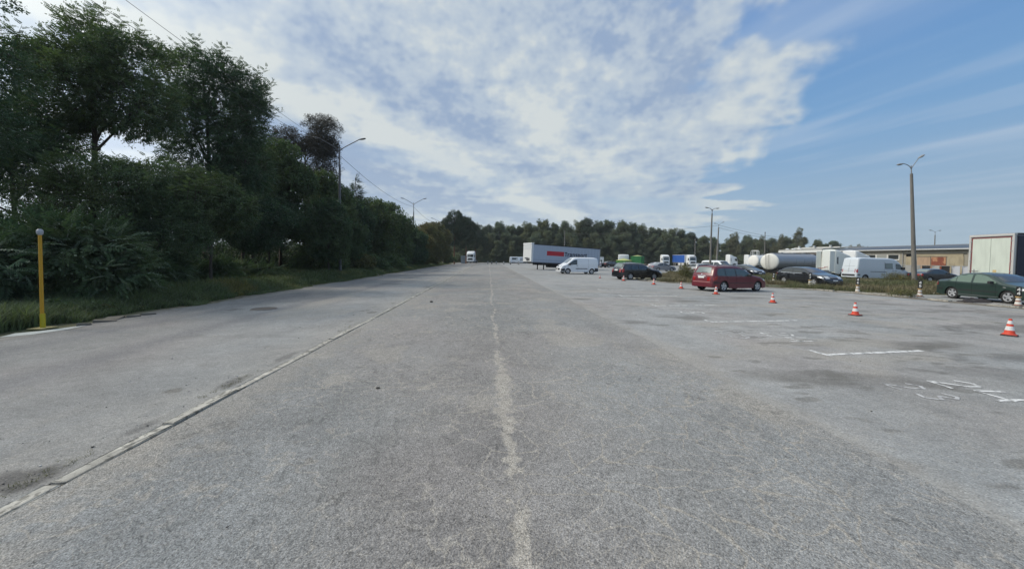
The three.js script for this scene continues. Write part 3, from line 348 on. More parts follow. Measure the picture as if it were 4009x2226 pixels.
const vb = [['light green bush under the first street lamp', -14.2, -32.5, 2.8, 2.6, 2.4, 'fresh'], ['yellowish green bush at the foot of the first street lamp', -13.2, -36.5, 2.6, 2.2, 2.2, 'yellow'], ['low green bush past the first street lamp', -13.0, -42, 3, 2.0, 2.4, 'locust'], ['wide low bush on the verge halfway to the second street lamp', -12.9, -48, 3.2, 2.2, 2.4, 'fresh'], ['dark low bush before the second street lamp', -12.7, -55, 3.2, 2.2, 2.6, 'locust'], ['low bush on the verge just past the second street lamp', -12.2, -66, 3.2, 2.2, 2.6, 'fresh'], ['low olive bush near the far end of the verge', -11.8, -79, 3.2, 2.4, 2.6, 'yellow'], ['grey-green bush at the far end of the verge by the grey box', -10.4, -95, 3, 2.4, 2.4, 'locust']];
vb.forEach(([l, x, z, w, h, d, lf], i) => bush('roadside_bush', l, x, z, w, h, d, 900, 'broad', lf, 80 + i, [0.28, 0.5]));
{ // thicket: the dense dark scrub behind the row, nobody could count its stems
  const r = rng(99), L = []; for (let z = -9; z > -135; z -= 2.2) for (let k = 0; k < 3; k++) { const x = -19.5 - k * 3.6 - r() * 2.5 + clamp((-z - 60) / 60) * 6, h = 1.7 + r() * 1.3 + k * 0.3; L.push([x, h * 0.5, z + (r() - 0.5) * 2, 2.2, h * 0.62, 1.9]); }
  const im = crownMesh(scene, L, 22000, FROND.broad, LEAF.ivy, 98, 0.42, 0.85, { name: 'thicket', gap: 0.30 }); im.userData.kind = 'stuff'; tag(im, 'dark dense undergrowth filling the ground behind the left row of trees', 'undergrowth');
}
// --- the wood across the far end: six shapes, every tree its own object
{
  const kinds = [];
  const proto = (name, lobes, o) => { const t = new THREE.Group(); add('trunk', woodGeo(o.h, o.r ?? 0.2, lobes, o.seed, { twigs: 3, ...o }), o.bark ?? bark, t); crownMesh(t, lobes, o.n, FROND[o.frond], LEAF[o.leaf], o.seed, o.s[0], o.s[1], o); kinds.push([name, t]); };
  const rl = (seed, h, w) => { const r = rng(seed), L = []; for (let i = 0; i < 22; i++) { const v = 0.10 + 0.84 * Math.pow(i / 21, 0.9), a = r() * 6.283, env = w * (v < 0.35 ? 0.85 : 1.0 - 0.85 * Math.pow((v - 0.35) / 0.65, 1.5)), q = env * Math.sqrt(r()) * 0.85, s = 0.75 + 0.6 * r(); L.push([Math.cos(a) * q, h * v, Math.sin(a) * q, (0.45 + env * 0.30) * s, h * (0.045 + 0.035 * r()), (0.45 + env * 0.30) * s]); } for (let i = 0; i < 5; i++) { const a = r() * 6.283; L.push([Math.cos(a) * w * 0.45 * r(), h * (0.86 + 0.13 * r()), Math.sin(a) * w * 0.4, w * 0.12, h * (0.05 + 0.04 * r()), w * 0.12]); } return L; };
  proto('forest_tree', rl(1, 15, 3.9), { h: 15, seed: 201, n: 4200, frond: 'broad', leaf: 'wood', s: [0.42, 0.75], gap: 0.34 });
  proto('forest_tree', rl(2, 15, 3.5), { h: 15, seed: 202, n: 4200, frond: 'broad', leaf: 'wood2', s: [0.42, 0.75], gap: 0.36, warm: 0.2 });
  proto('forest_tree', rl(3, 15, 4.2), { h: 15, seed: 203, n: 5200, frond: 'small', leaf: 'wood', s: [0.45, 0.8], gap: 0.34 });
  proto('forest_tree', rl(4, 15, 3.7), { h: 15, seed: 204, n: 4800, frond: 'small', leaf: 'wood2', s: [0.45, 0.8], gap: 0.36, warm: 0.15 });
  proto('forest_pine', [[0, 13.8, 0, 1.3, 1.3, 1.3], [0.8, 12, 0, 1.7, 1.2, 1.6], [-0.9, 10.8, 0, 1.8, 1.2, 1.7], [0.3, 9, 0.2, 2.1, 1.3, 2], [-0.2, 6.8, 0, 2.1, 1.4, 2], [0.2, 4, 0, 2.3, 2, 2.2]], { h: 15, seed: 205, n: 3600, frond: 'needles', leaf: 'pine', s: [0.55, 0.9], gap: 0.40, bark: pineBark, top: 1 });
  proto('birch_tree', [[0, 14.2, 0, 0.6, 1.1, 0.6], [0.5, 12.2, 0, 1.1, 1.2, 1.1], [-0.4, 10.2, 0, 1.5, 1.3, 1.4], [0.4, 8, 0, 1.7, 1.4, 1.6], [-0.2, 5.6, 0, 1.9, 1.6, 1.8], [0, 3.4, 0, 2.1, 1.6, 2]], { h: 15, seed: 206, n: 2900, frond: 'small', leaf: 'birch', s: [0.45, 0.75], gap: 0.44, bark: birchBark, r: 0.11 });
  const labels = { forest_tree: ['dark green tree crowded among its neighbours in the wood across the far end', 'trees of the far wood'], forest_pine: ['narrow dark conifer in the wood across the far end of the lot', 'conifers of the far wood'], birch_tree: ['slim pale-stemmed birch in the low growth beyond the parked trucks', 'birches beyond the trucks'] };
  const F = [[-10, 12.6], [-6, 12.4], [-0.7, 13.7], [4.5, 15.0], [9, 14.0], [14.9, 15.1], [20.2, 16.4], [24.7, 15.2], [30, 15.8], [33.8, 16.2], [37.3, 17.3], [41.5, 15.8], [46, 17.1], [49.9, 16.6], [54.6, 15.4], [59.3, 15.4], [64, 14.6], [67.5, 13.6]];
  const r = rng(77), spot = (kind, x, z, h) => { const [name, p] = kinds[kind], o = p.clone(); o.name = numbered(name); const [lab, grp] = labels[name]; tag(o, lab, 'tree', grp); put(o, x, z, r() * 6.283); const s = h / 15.2; o.scale.set(s * (1.0 + 0.25 * r()), s, s * (1.0 + 0.25 * r())); scene.add(o); return o; };
  const ORD = ['first', 'second', 'third', 'fourth', 'fifth', 'sixth', 'seventh', 'eighth', 'ninth', 'tenth', 'eleventh', 'twelfth', 'thirteenth', 'fourteenth', 'fifteenth', 'sixteenth', 'seventeenth', 'eighteenth'];
  F.forEach(([x, h], i) => { const o = spot([0, 1, 4, 2, 0, 3, 1, 0, 2, 3, 4, 2, 0, 1, 2, 3, 0, 1][i], x + (r() - 0.5) * 1.5, -140 + (r() - 0.5) * 6, h); o.userData.label = ORD[i] + ' skyline tree of the far wood, counted rightwards from the tall pines'; });
  for (let x = -13; x < 76; x += 3.4) spot([0, 1, 2, 3, 3, 2][Math.floor(r() * 6)], x + r() * 2, -148 + r() * 4, 12.6 + r() * 2.0);
  for (let x = -11; x < 76; x += 3.8) spot([0, 1, 2, 3][Math.floor(r() * 4)], x + r() * 2, -136.5 + r() * 2, 9.6 + r() * 2.6);
  for (let x = -9; x < 74; x += 5.4) spot(Math.floor(r() * 4), x + r() * 2.5, -133.5 + r() * 2, 6.5 + r() * 3.2);
  const Gt = [[75.3, 12.3, 1], [79.5, 12.6, 4], [83.8, 13.3, 4], [88, 12, 1], [94, 11.2, 2], [99.2, 12.7, 5], [103.5, 13.6, 5], [107.9, 11, 3], [112.2, 11, 5], [115.6, 12.4, 5], [121, 12.8, 5], [126, 12, 3], [129, 15.6, 5], [132.4, 11.4, 0], [139.5, 10.6, 1], [142.2, 9.4, 0]];
  Gt.forEach(([x, h, k], i) => { spot(k, x, -150 + (r() - 0.5) * 6, h).userData.label = ORD[i] + ' tree of the lower skyline, counted rightwards from the blue curtain lorry'; });
  for (let x = 72; x < 150; x += 5) spot(r() < 0.4 ? 5 : 1 + Math.floor(r() * 3), x + r() * 3, -143 + r() * 4, 6.5 + r() * 3);
  for (let x = 72; x < 146; x += 3.4) spot(Math.floor(r() * 4), x + r() * 2, -162 + r() * 8, 10.8 + r() * 1.6);
  for (const [x, h, k] of [[167, 12.0, 0], [169.5, 11.4, 2], [162, 10.3, 3]]) spot(k, x, -172, h);
  const im = (() => { const q = rng(55), L = []; for (let x = -60; x < 260; x += 4) L.push([x + q() * 3, 2.2, -158 - q() * 14, 3.4, 3.6 + q() * 2.5, 3]); return crownMesh(scene, L, 14000, FROND.broad, LEAF.wood, 56, 0.7, 1.2, { name: 'undergrowth', gap: 0.3 }); })();
  im.userData.kind = 'stuff'; tag(im, 'dense dark undergrowth closing the far wood behind its front trees', 'undergrowth');
  const im2 = (() => { const q = rng(58), L = []; for (let x = -13; x < 100; x += 2.6) L.push([x + q() * 2, 0.9, -131.5 - q() * 3, 1.9, 1.5 + q() * 1.4, 1.6]); return crownMesh(scene, L, 7000, FROND.broad, LEAF.wood2, 59, 0.5, 0.9, { name: 'scrub', gap: 0.32 }); })();
  im2.userData.kind = 'stuff'; tag(im2, 'low green scrub along the front edge of the far wood', 'scrub');
}
// --- grass
function tuft(seed, n, spread, curl) { const r = rng(seed), pos = []; for (let i = 0; i < n; i++) { const a = r() * 6.283, ox = (r() - 0.5) * spread, oz = (r() - 0.5) * spread, h = 0.55 + 0.45 * r(), w = 0.022 + 0.016 * r(), dx = Math.cos(a), dz = Math.sin(a), b = curl * (0.3 + r()), p = (t, s) => [ox + dx * b * t * t - dz * w * s * (1 - t * 0.8), h * t * (1 - 0.2 * b * t), oz + dz * b * t * t + dx * w * s * (1 - t * 0.8)]; const A = p(0, -1), B = p(0, 1), C = p(0.55, -1), D = p(0.55, 1), E = p(1, 0); pos.push(...A, ...B, ...C, ...B, ...D, ...C, ...C, ...D, ...E); } const g = new THREE.BufferGeometry(); g.setAttribute('position', new THREE.Float32BufferAttribute(pos, 3)); g.computeVertexNormals(); return g; }
function meadow(name, label, category, spots, geo, mat) { const im = new THREE.InstancedMesh(geo, mat, spots.length), m = new THREE.Matrix4(), q = new THREE.Quaternion(); spots.forEach(([x, z, h, w, a, t], i) => { q.setFromAxisAngle(UPV, a); m.compose(V3(x, hy(x) - 0.015, z), q, V3(w, h, w)); im.setMatrixAt(i, m); im.setColorAt(i, lin(...t)); }); im.name = numbered(name); im.userData.kind = 'stuff'; tag(im, label, category); shade(im); scene.add(im); return im; }
{
  const r = rng(301), S = [], W = []; const green = foliage(0.118, 0.165, 0.052, 0.4), dry = foliage(0.19, 0.165, 0.085, 0.25);
  for (let i = 0; i < 62000; i++) { const u = Math.pow(r(), 1.7), z = -3.5 - u * 100, edge = leftEdge.lo(z), d = Math.pow(r(), 1.25) * 9.5, x = edge + 0.12 - d; const near = sstep(0, 1.6, d), n = fbm(x * 0.6 + 3, z * 0.6, 3), h = (0.10 + 0.60 * near * (0.35 + n * 1.1)) * (0.7 + 0.6 * r()); if (d < 0.5 && n < 0.5) continue; if (Math.abs(x + 10.1) < 0.7 && Math.abs(z + 9.2) < 0.9) continue; const t = 0.55 + 0.7 * r(), dryk = sstep(0.55, 0.75, fbm(x * 0.9 + 20, z * 0.4, 3)) * 0.8; S.push([x, z, h, h * 0.8 + 0.12, r() * 6.28, [t * (1 + dryk * 1.1), t * (1 + dryk * 0.35), t]]); }
  meadow('verge_grass', 'rough green grass on the verge between the left carriageway and the trees', 'grass', S, tuft(7, 11, 0.5, 0.55), green);
  { const q = rng(311), m4 = new THREE.Matrix4(), qq = new THREE.Quaternion(), L = [], T = []; for (let i = 0; i < 3600; i++) { const z = -5 - Math.pow(q(), 1.5) * 90, d = 0.25 + q() * 5.5, x = leftEdge.lo(z) - d, n = fbm(x * 0.8 + 30, z * 0.5, 3); if (n < 0.46 || (Math.abs(x + 10.4) < 0.6 && Math.abs(z + 9.3) < 0.8)) continue; const s = 0.16 + 0.30 * q() * sstep(0.2, 1.6, d), up = V3((q() - 0.5) * 0.9, 0.7 + q(), (q() - 0.5) * 0.9).normalize(); qq.setFromUnitVectors(V3(1, 0, 0), up); m4.compose(V3(x, 0.02 + q() * 0.5 * sstep(0.45, 0.7, n) * sstep(0.3, 1.5, d), z), qq, V3(s, s, s)); L.push(m4.clone()); const t = 0.6 + 0.6 * q(), w = q() < 0.2 ? 1.5 : 1; T.push([t * w, t, t * 0.9]); }
    const im = new THREE.InstancedMesh(FROND.broad, LEAF.fresh, L.length); L.forEach((m, i) => { im.setMatrixAt(i, m); im.setColorAt(i, lin(...T[i])); }); im.name = 'verge_weeds'; im.userData.kind = 'stuff'; tag(im, 'leafy weeds mixed into the grass of the left verge', 'weeds'); shade(im); scene.add(im); }
  const poly = [[20.3, -27.5], [21.4, -24.3], [23.5, -22.4], [26.6, -22.4], [28, -21.2], [34, -25], [46, -33], [54, -42], [52, -60], [42, -70], [27, -54.5], [17.6, -39], [14.4, -30.6]], inside = (x, z) => { let c = false; for (let i = 0, j = poly.length - 1; i < poly.length; j = i++) { const [xi, zi] = poly[i], [xj, zj] = poly[j]; if ((zi > z) !== (zj > z) && x < (xj - xi) * (z - zi) / (zj - zi) + xi) c = !c; } return c; };
  const D = []; for (let i = 0; i < 90000 && D.length < 30000; i++) { const x = 13 + r() * 42, z = -20 - r() * 51; if (!inside(x, z)) continue; const n = fbm(x * 0.45 + 8, z * 0.45, 3); if (n < 0.40 && r() < 0.85) continue; const h = (0.08 + 0.34 * sstep(0.36, 0.68, n)) * (0.6 + 0.8 * r()), g = sstep(0.42, 0.62, fbm(x * 0.3 + 50, z * 0.3, 2)), t = 0.6 + 0.6 * r(); D.push([x, z, h, h * 0.9 + 0.1, r() * 6.28, [t * lerp(1.0, 0.64, g), t * lerp(1, 0.82, g), t * lerp(1, 0.62, g)]]); }
  meadow('island_grass', 'dry yellowish grass on the islands between the lot and the parked trucks', 'grass', D, tuft(8, 9, 0.6, 0.5), dry);
  // weeds along the broken kerb on the right
  const K = []; for (let k = 1; k < 11; k++) { const [x0, z0] = KERB[k - 1], [x1, z1] = KERB[k], L = Math.hypot(x1 - x0, z1 - z0); for (let i = 0; i < L * 9; i++) { const t = r(), x = lerp(x0, x1, t) + (r() - 0.35) * 0.7, z = lerp(z0, z1, t); if (z > -2 || fbm(x * 0.9, z * 0.9 + 70, 2) < 0.5) continue; const q = 0.5 + 0.5 * r(); K.push([x, z, 0.05 + 0.17 * r() * r(), 0.14 + 0.1 * r(), r() * 6.28, [q * 0.8, q * 0.8, q * 0.7]]); } }
  meadow('kerb_weeds', 'thin dry weeds growing along the broken kerb of the lot', 'weeds', K, tuft(9, 7, 0.9, 0.7), dry);
  const kw = []; for (let i = 0; i < 420; i++) { const c = [[-3.42, -5.3, 0.55], [-3.45, -3.1, 0.4], [-3.4, -9.5, 0.8], [-3.16, -12.5, 1.0], [-3.42, -17, 1.6], [-3.42, -24, 2]][i % 6]; kw.push([c[0] - Math.abs(r() + r() - 1) * 0.16, c[1] + (r() - 0.5) * 2 * c[2], 0.018 + 0.05 * r() * r(), 0.05 + 0.05 * r(), r() * 6.28, [0.6, 0.72, 0.6]]); }
  meadow('road_kerb_weeds', 'scant low weeds sprouting beside the kerb between the carriageways', 'weeds', kw, tuft(10, 8, 0.8, 0.8), dry);
  for (const [label, x, z, w, h, n, lf] of [['small yellow-green bush growing from the kerb left of the red estate car', 17.4, -31.2, 1.2, 1.35, 360, 'yellow'], ['small weedy clump at the kerb near the marker with number 45', 23.0, -19.4, 0.8, 0.28, 120, 'yellow'], ['tall weeds around the foot of the leaning concrete lamp post', 43.2, -36.4, 2.2, 0.9, 380, 'yellow'], ['dry weed clump in the grass before the black hatchback', 27.8, -28.4, 1.4, 0.55, 220, 'birch']]) bush('weed_bush', label, x, z, w, h, w, n, 'small', lf, 400 + Math.round(x), [0.16, 0.3]);
}

// ---------------------------------------------------------------- materials of made things
const paint = (r, g, b, rough = 0.32, coat = 0.7) => new THREE.MeshPhysicalMaterial({ color: lin(r, g, b), roughness: rough, clearcoat: coat, clearcoatRoughness: 0.12 });
const glass = new THREE.MeshPhysicalMaterial({ color: lin(0.022, 0.028, 0.03), roughness: 0.06, ior: 1.75, clearcoat: 0.5, clearcoatRoughness: 0.03 });
const glassPale = new THREE.MeshPhysicalMaterial({ color: lin(0.15, 0.19, 0.18), roughness: 0.10, ior: 1.6, clearcoat: 0.6, clearcoatRoughness: 0.04 });
const rubber = M(0.018, 0.018, 0.018, 0.85), blackTrim = M(0.022, 0.022, 0.024, 0.6), dark = M(0.010, 0.010, 0.011, 0.9), alloy = M(0.52, 0.53, 0.55, 0.38, { metalness: 0.55 }), steel = M(0.36, 0.37, 0.38, 0.45, { metalness: 0.3 }), chrome = M(0.62, 0.63, 0.65, 0.25, { metalness: 0.8 }), galv = M(0.33, 0.34, 0.35, 0.55, { metalness: 0.4 });
const lampClear = new THREE.MeshPhysicalMaterial({ color: lin(0.55, 0.57, 0.58), roughness: 0.12, clearcoat: 1, metalness: 0.25 }), lampRed = new THREE.MeshPhysicalMaterial({ color: lin(0.32, 0.012, 0.012), roughness: 0.15, clearcoat: 1 }), lampAmber = M(0.6, 0.22, 0.03, 0.3), plateWhite = M(0.66, 0.67, 0.66, 0.5), seamMat = M(0.008, 0.008, 0.008, 0.9), white = M(0.70, 0.71, 0.70, 0.5);
const grime = (r, g, b, amt = 0.25, seed = 0) => new THREE.MeshStandardMaterial({ roughness: 0.62, map: dataTex(256, 256, (i, j) => { const n = fbm(i * 0.025 + seed, j * 0.011, 4), f = fbm(i * 0.12 + seed, j * 0.02 + 40, 3), k = 1 - amt * clamp((n - 0.35) * 1.6) - amt * 0.5 * (f - 0.4); return [r * k, g * k, b * k * 0.985]; }) });

// ---------------------------------------------------------------- vehicle bodies: a side outline given width, with rounded edges; x forward from the tail, y up, z to the right
function bodyShape({ L, W, top, bottom = 0.25, wheels = [], R = 0.34, wy = 0.31, belt = 0.95, H = 1.5, tum = 0.17, plan = 0.13, planLen = 0.75, round = 0.13, crown = 0.035, endBulge = 0.07 }) {
  const yTop = (x) => { for (let i = 1; i < top.length; i++) if (x <= top[i][0]) { const [a, b] = top[i - 1], [c, d] = top[i]; return b + (d - b) * (x - a) / Math.max(1e-6, c - a); } return top[top.length - 1][1]; };
  const yBot = (x) => { let y = bottom + 0.06 * sstep(L - 0.5, L, x) + 0.07 * sstep(0.5, 0, x); for (const w of wheels) { const d = Math.abs(x - w); if (d < R) y = Math.max(y, wy + Math.sqrt(R * R - d * d)); } return Math.min(y, yTop(x) - 0.02); };
  const xs = new Set(); for (let x = 0; x <= L + 1e-6; x += 0.06) xs.add(+x.toFixed(4)); for (let x = 0; x < 0.2; x += 0.016) { xs.add(+x.toFixed(4)); xs.add(+(L - x).toFixed(4)); } top.forEach((p) => xs.add(+p[0].toFixed(4))); wheels.forEach((w) => { for (let i = -10; i <= 10; i++) xs.add(+(w + R * Math.sin(i / 10 * Math.PI / 2)).toFixed(4)); });
  const X = [...xs].filter((x) => x >= 0 && x <= L).sort((a, b) => a - b);
  const line = [[0, yBot(0)], ...X.map((x) => [x, yTop(x)]), [L, yBot(L)]].filter((p, i, a) => !i || Math.hypot(p[0] - a[i - 1][0], p[1] - a[i - 1][1]) > 1e-4);
  const dist = (x, y) => { let m = 9; for (let i = 1; i < line.length; i++) { const [ax, ay] = line[i - 1], [bx, by] = line[i], dx = bx - ax, dy = by - ay, t = clamp(((x - ax) * dx + (y - ay) * dy) / (dx * dx + dy * dy)); m = Math.min(m, Math.hypot(x - ax - dx * t, y - ay - dy * t)); } return m; };
  const half = (x, y, d) => { const e = clamp(1 - Math.min(x, L - x) / planLen), pl = 1 - plan * e * e, t = y > belt ? 1 - tum * (y - belt) / (H - belt) : 1 - 0.05 * Math.pow((belt * 0.72 - y) / belt, 2); const q = clamp(d / round); return W / 2 * pl * t - round * (1 - Math.sqrt(1 - (1 - q) * (1 - q))); };
  const side = (x, y, s, off = 0) => { y = Math.min(y, yTop(x)); return [x, y, s * (half(x, y, dist(x, y)) + off)]; };
  const N = 15, pos = [], idx = [];
  for (const s of [1, -1]) { const o = pos.length / 3; X.forEach((x, i) => { const b = yBot(x), t = yTop(x); for (let j = 0; j <= N; j++) { const v = j / N, y = b + (t - b) * (1 - Math.pow(1 - v, 1.7)); pos.push(...side(x, y, s)); if (i && j) { const a = o + (i - 1) * (N + 1) + j - 1, c = a + N + 1; s > 0 ? idx.push(a, c, a + 1, a + 1, c, c + 1) : idx.push(a, a + 1, c, a + 1, c + 1, c); } } }); }
  // the strip over tail, roof and nose
  const cum = [0]; for (let i = 1; i < line.length; i++) cum.push(cum[i - 1] + Math.hypot(line[i][0] - line[i - 1][0], line[i][1] - line[i - 1][1]));
  const at = (s) => { let i = 1; while (i < cum.length - 1 && cum[i] < s) i++; const t = clamp((s - cum[i - 1]) / (cum[i] - cum[i - 1])), [ax, ay] = line[i - 1], [bx, by] = line[i], l = cum[i] - cum[i - 1]; return [ax + (bx - ax) * t, ay + (by - ay) * t, -(by - ay) / l, (bx - ax) / l]; };
  const smoothN = (s) => { let nx = 0, ny = 0; for (const d of [-0.08, -0.03, 0.03, 0.08]) { const q = at(clamp(s + d, 0, cum[cum.length - 1])); nx += q[2]; ny += q[3]; } const l = Math.hypot(nx, ny) || 1; return [nx / l, ny / l]; };
  const over = (s, t, off = 0) => { const [x, y] = at(s), [nx, ny] = smoothN(s), w = half(x, y, 0), b = lerp(crown, endBulge, nx * nx) * (1 - t * t) + off; return [x + nx * b, y + ny * b, t * w]; };
  const arc = (x, y) => { let m = 9, r = 0; for (let i = 1; i < line.length; i++) { const [ax, ay] = line[i - 1], [bx, by] = line[i], dx = bx - ax, dy = by - ay, t = clamp(((x - ax) * dx + (y - ay) * dy) / (dx * dx + dy * dy)), d = Math.hypot(x - ax - dx * t, y - ay - dy * t); if (d < m) { m = d; r = cum[i - 1] + t * (cum[i] - cum[i - 1]); } } return r; };
  { const K = 8, o = pos.length / 3; cum.forEach((s, i) => { for (let j = 0; j <= K; j++) { pos.push(...over(s, j / K * 2 - 1)); if (i && j) { const a = o + (i - 1) * (K + 1) + j - 1, c = a + K + 1; idx.push(a, a + 1, c, a + 1, c + 1, c); } } }); }
  let g = new THREE.BufferGeometry(); g.setAttribute('position', new THREE.Float32BufferAttribute(pos, 3)); g.setIndex(idx); g = mergeVertices(g, 1e-3); g.computeVertexNormals();
  const grid = (nu, nv, f, flip) => { const p = [], id = []; for (let i = 0; i <= nu; i++) for (let j = 0; j <= nv; j++) { p.push(...f(i / nu, j / nv)); if (i && j) { const a = (i - 1) * (nv + 1) + j - 1, c = a + nv + 1; flip ? id.push(a, a + 1, c, a + 1, c + 1, c) : id.push(a, c, a + 1, a + 1, c, c + 1); } } const q = new THREE.BufferGeometry(); q.setAttribute('position', new THREE.Float32BufferAttribute(p, 3)); q.setIndex(id); q.computeVertexNormals(); return q; };
  const poly = (pts, x) => { if (x <= pts[0][0]) return pts[0][1]; for (let i = 1; i < pts.length; i++) if (x <= pts[i][0]) { const [a, b] = pts[i - 1], [c, d] = pts[i]; return b + (d - b) * (x - a) / (c - a); } return pts[pts.length - 1][1]; };
  return {
    geo: g, L, W, wheels, yTop, yBot, half, side, over, arc,
    sidePatch: (lo, hi, s, off = 0.004) => { const x0 = Math.max(lo[0][0], hi[0][0]), x1 = Math.min(lo[lo.length - 1][0], hi[hi.length - 1][0]); return grid(Math.max(4, Math.round((x1 - x0) / 0.09)), 5, (u, v) => { const x = lerp(x0, x1, u), a = poly(lo, x), b = Math.max(a + 0.001, Math.min(poly(hi, x), yTop(x) - 0.01)); return side(x, lerp(a, b, v), s, off); }, s < 0); },
    overPatch: (p, q, ta, tb, off = 0.005, tc = ta, td = tb) => { const a = arc(...p), b = arc(...q); return grid(8, 8, (u, v) => over(lerp(a, b, u), lerp(lerp(ta, tc, u), lerp(tb, td, u), v), off), true); },
  };
}
const wheelCache = {};
function wheelGeos(r, w, kind) {
  const key = [r, w, kind].join(); if (wheelCache[key]) return wheelCache[key];
  const rim = r * 0.67, P = (list) => new THREE.LatheGeometry(list.map(([a, b]) => new THREE.Vector2(a, b)), 28).rotateX(Math.PI / 2);   // axle along z
  const tyre = P([[rim * 0.93, -w / 2], [r * 0.93, -w / 2], [r * 0.985, -w * 0.4], [r, -w * 0.25], [r, w * 0.25], [r * 0.985, w * 0.4], [r * 0.93, w / 2], [rim * 1.02, w / 2], [rim * 0.97, w * 0.44], [rim * 0.95, -w / 2]]);
  const back = new THREE.CircleGeometry(rim, 24).translate(0, 0, w * 0.12), parts = [P([[rim, w * 0.40], [rim * 0.97, w * 0.47], [rim * 0.88, w * 0.40], [rim * 0.86, w * 0.15]]), new THREE.CylinderGeometry(rim * 0.24, rim * 0.28, w * 0.2, 14).rotateX(Math.PI / 2).translate(0, 0, w * 0.34)];
  if (kind === 'steel') { parts.push(P([[rim * 0.02, w * 0.38], [rim * 0.30, w * 0.36], [rim * 0.62, w * 0.30], [rim * 0.88, w * 0.36]])); for (let i = 0; i < 8; i++) parts.push(new THREE.SphereGeometry(0.012, 6, 5).translate(Math.cos(i * 0.785) * rim * 0.18, Math.sin(i * 0.785) * rim * 0.18, w * 0.45)); }
  else if (kind === 'truck') { parts.push(P([[rim * 0.02, w * 0.42], [rim * 0.38, w * 0.42], [rim * 0.45, w * 0.2], [rim * 0.85, w * 0.12]])); }
  else for (let i = 0; i < 5; i++) { const a = i * Math.PI * 0.4 + 0.3, s = new THREE.Shape([[rim * 0.12, -rim * 0.16], [rim * 0.92, -rim * 0.20], [rim * 0.92, rim * 0.20], [rim * 0.12, rim * 0.16]].map((p) => new THREE.Vector2(...p))); parts.push(new THREE.ExtrudeGeometry(s, { depth: w * 0.1, bevelEnabled: true, bevelSize: 0.008, bevelThickness: 0.008, bevelSegments: 1 }).rotateZ(a).translate(0, 0, w * 0.30)); }
  return (wheelCache[key] = { tyre, rim: parts, back });
}
function wheel(t, x, y, z, r, w, kind, mat = alloy) {      // z > 0: the right-hand side
  const g = wheelGeos(r, w, kind), o = new THREE.Group(); o.name = 'wheel'; t.add(o); o.position.set(x, y, z); if (z < 0) o.rotation.y = Math.PI;
  add('tyre', g.tyre, rubber, o); add('rim', g.rim, mat, o); add('brake_disc', g.back, dark, o); return o;
}
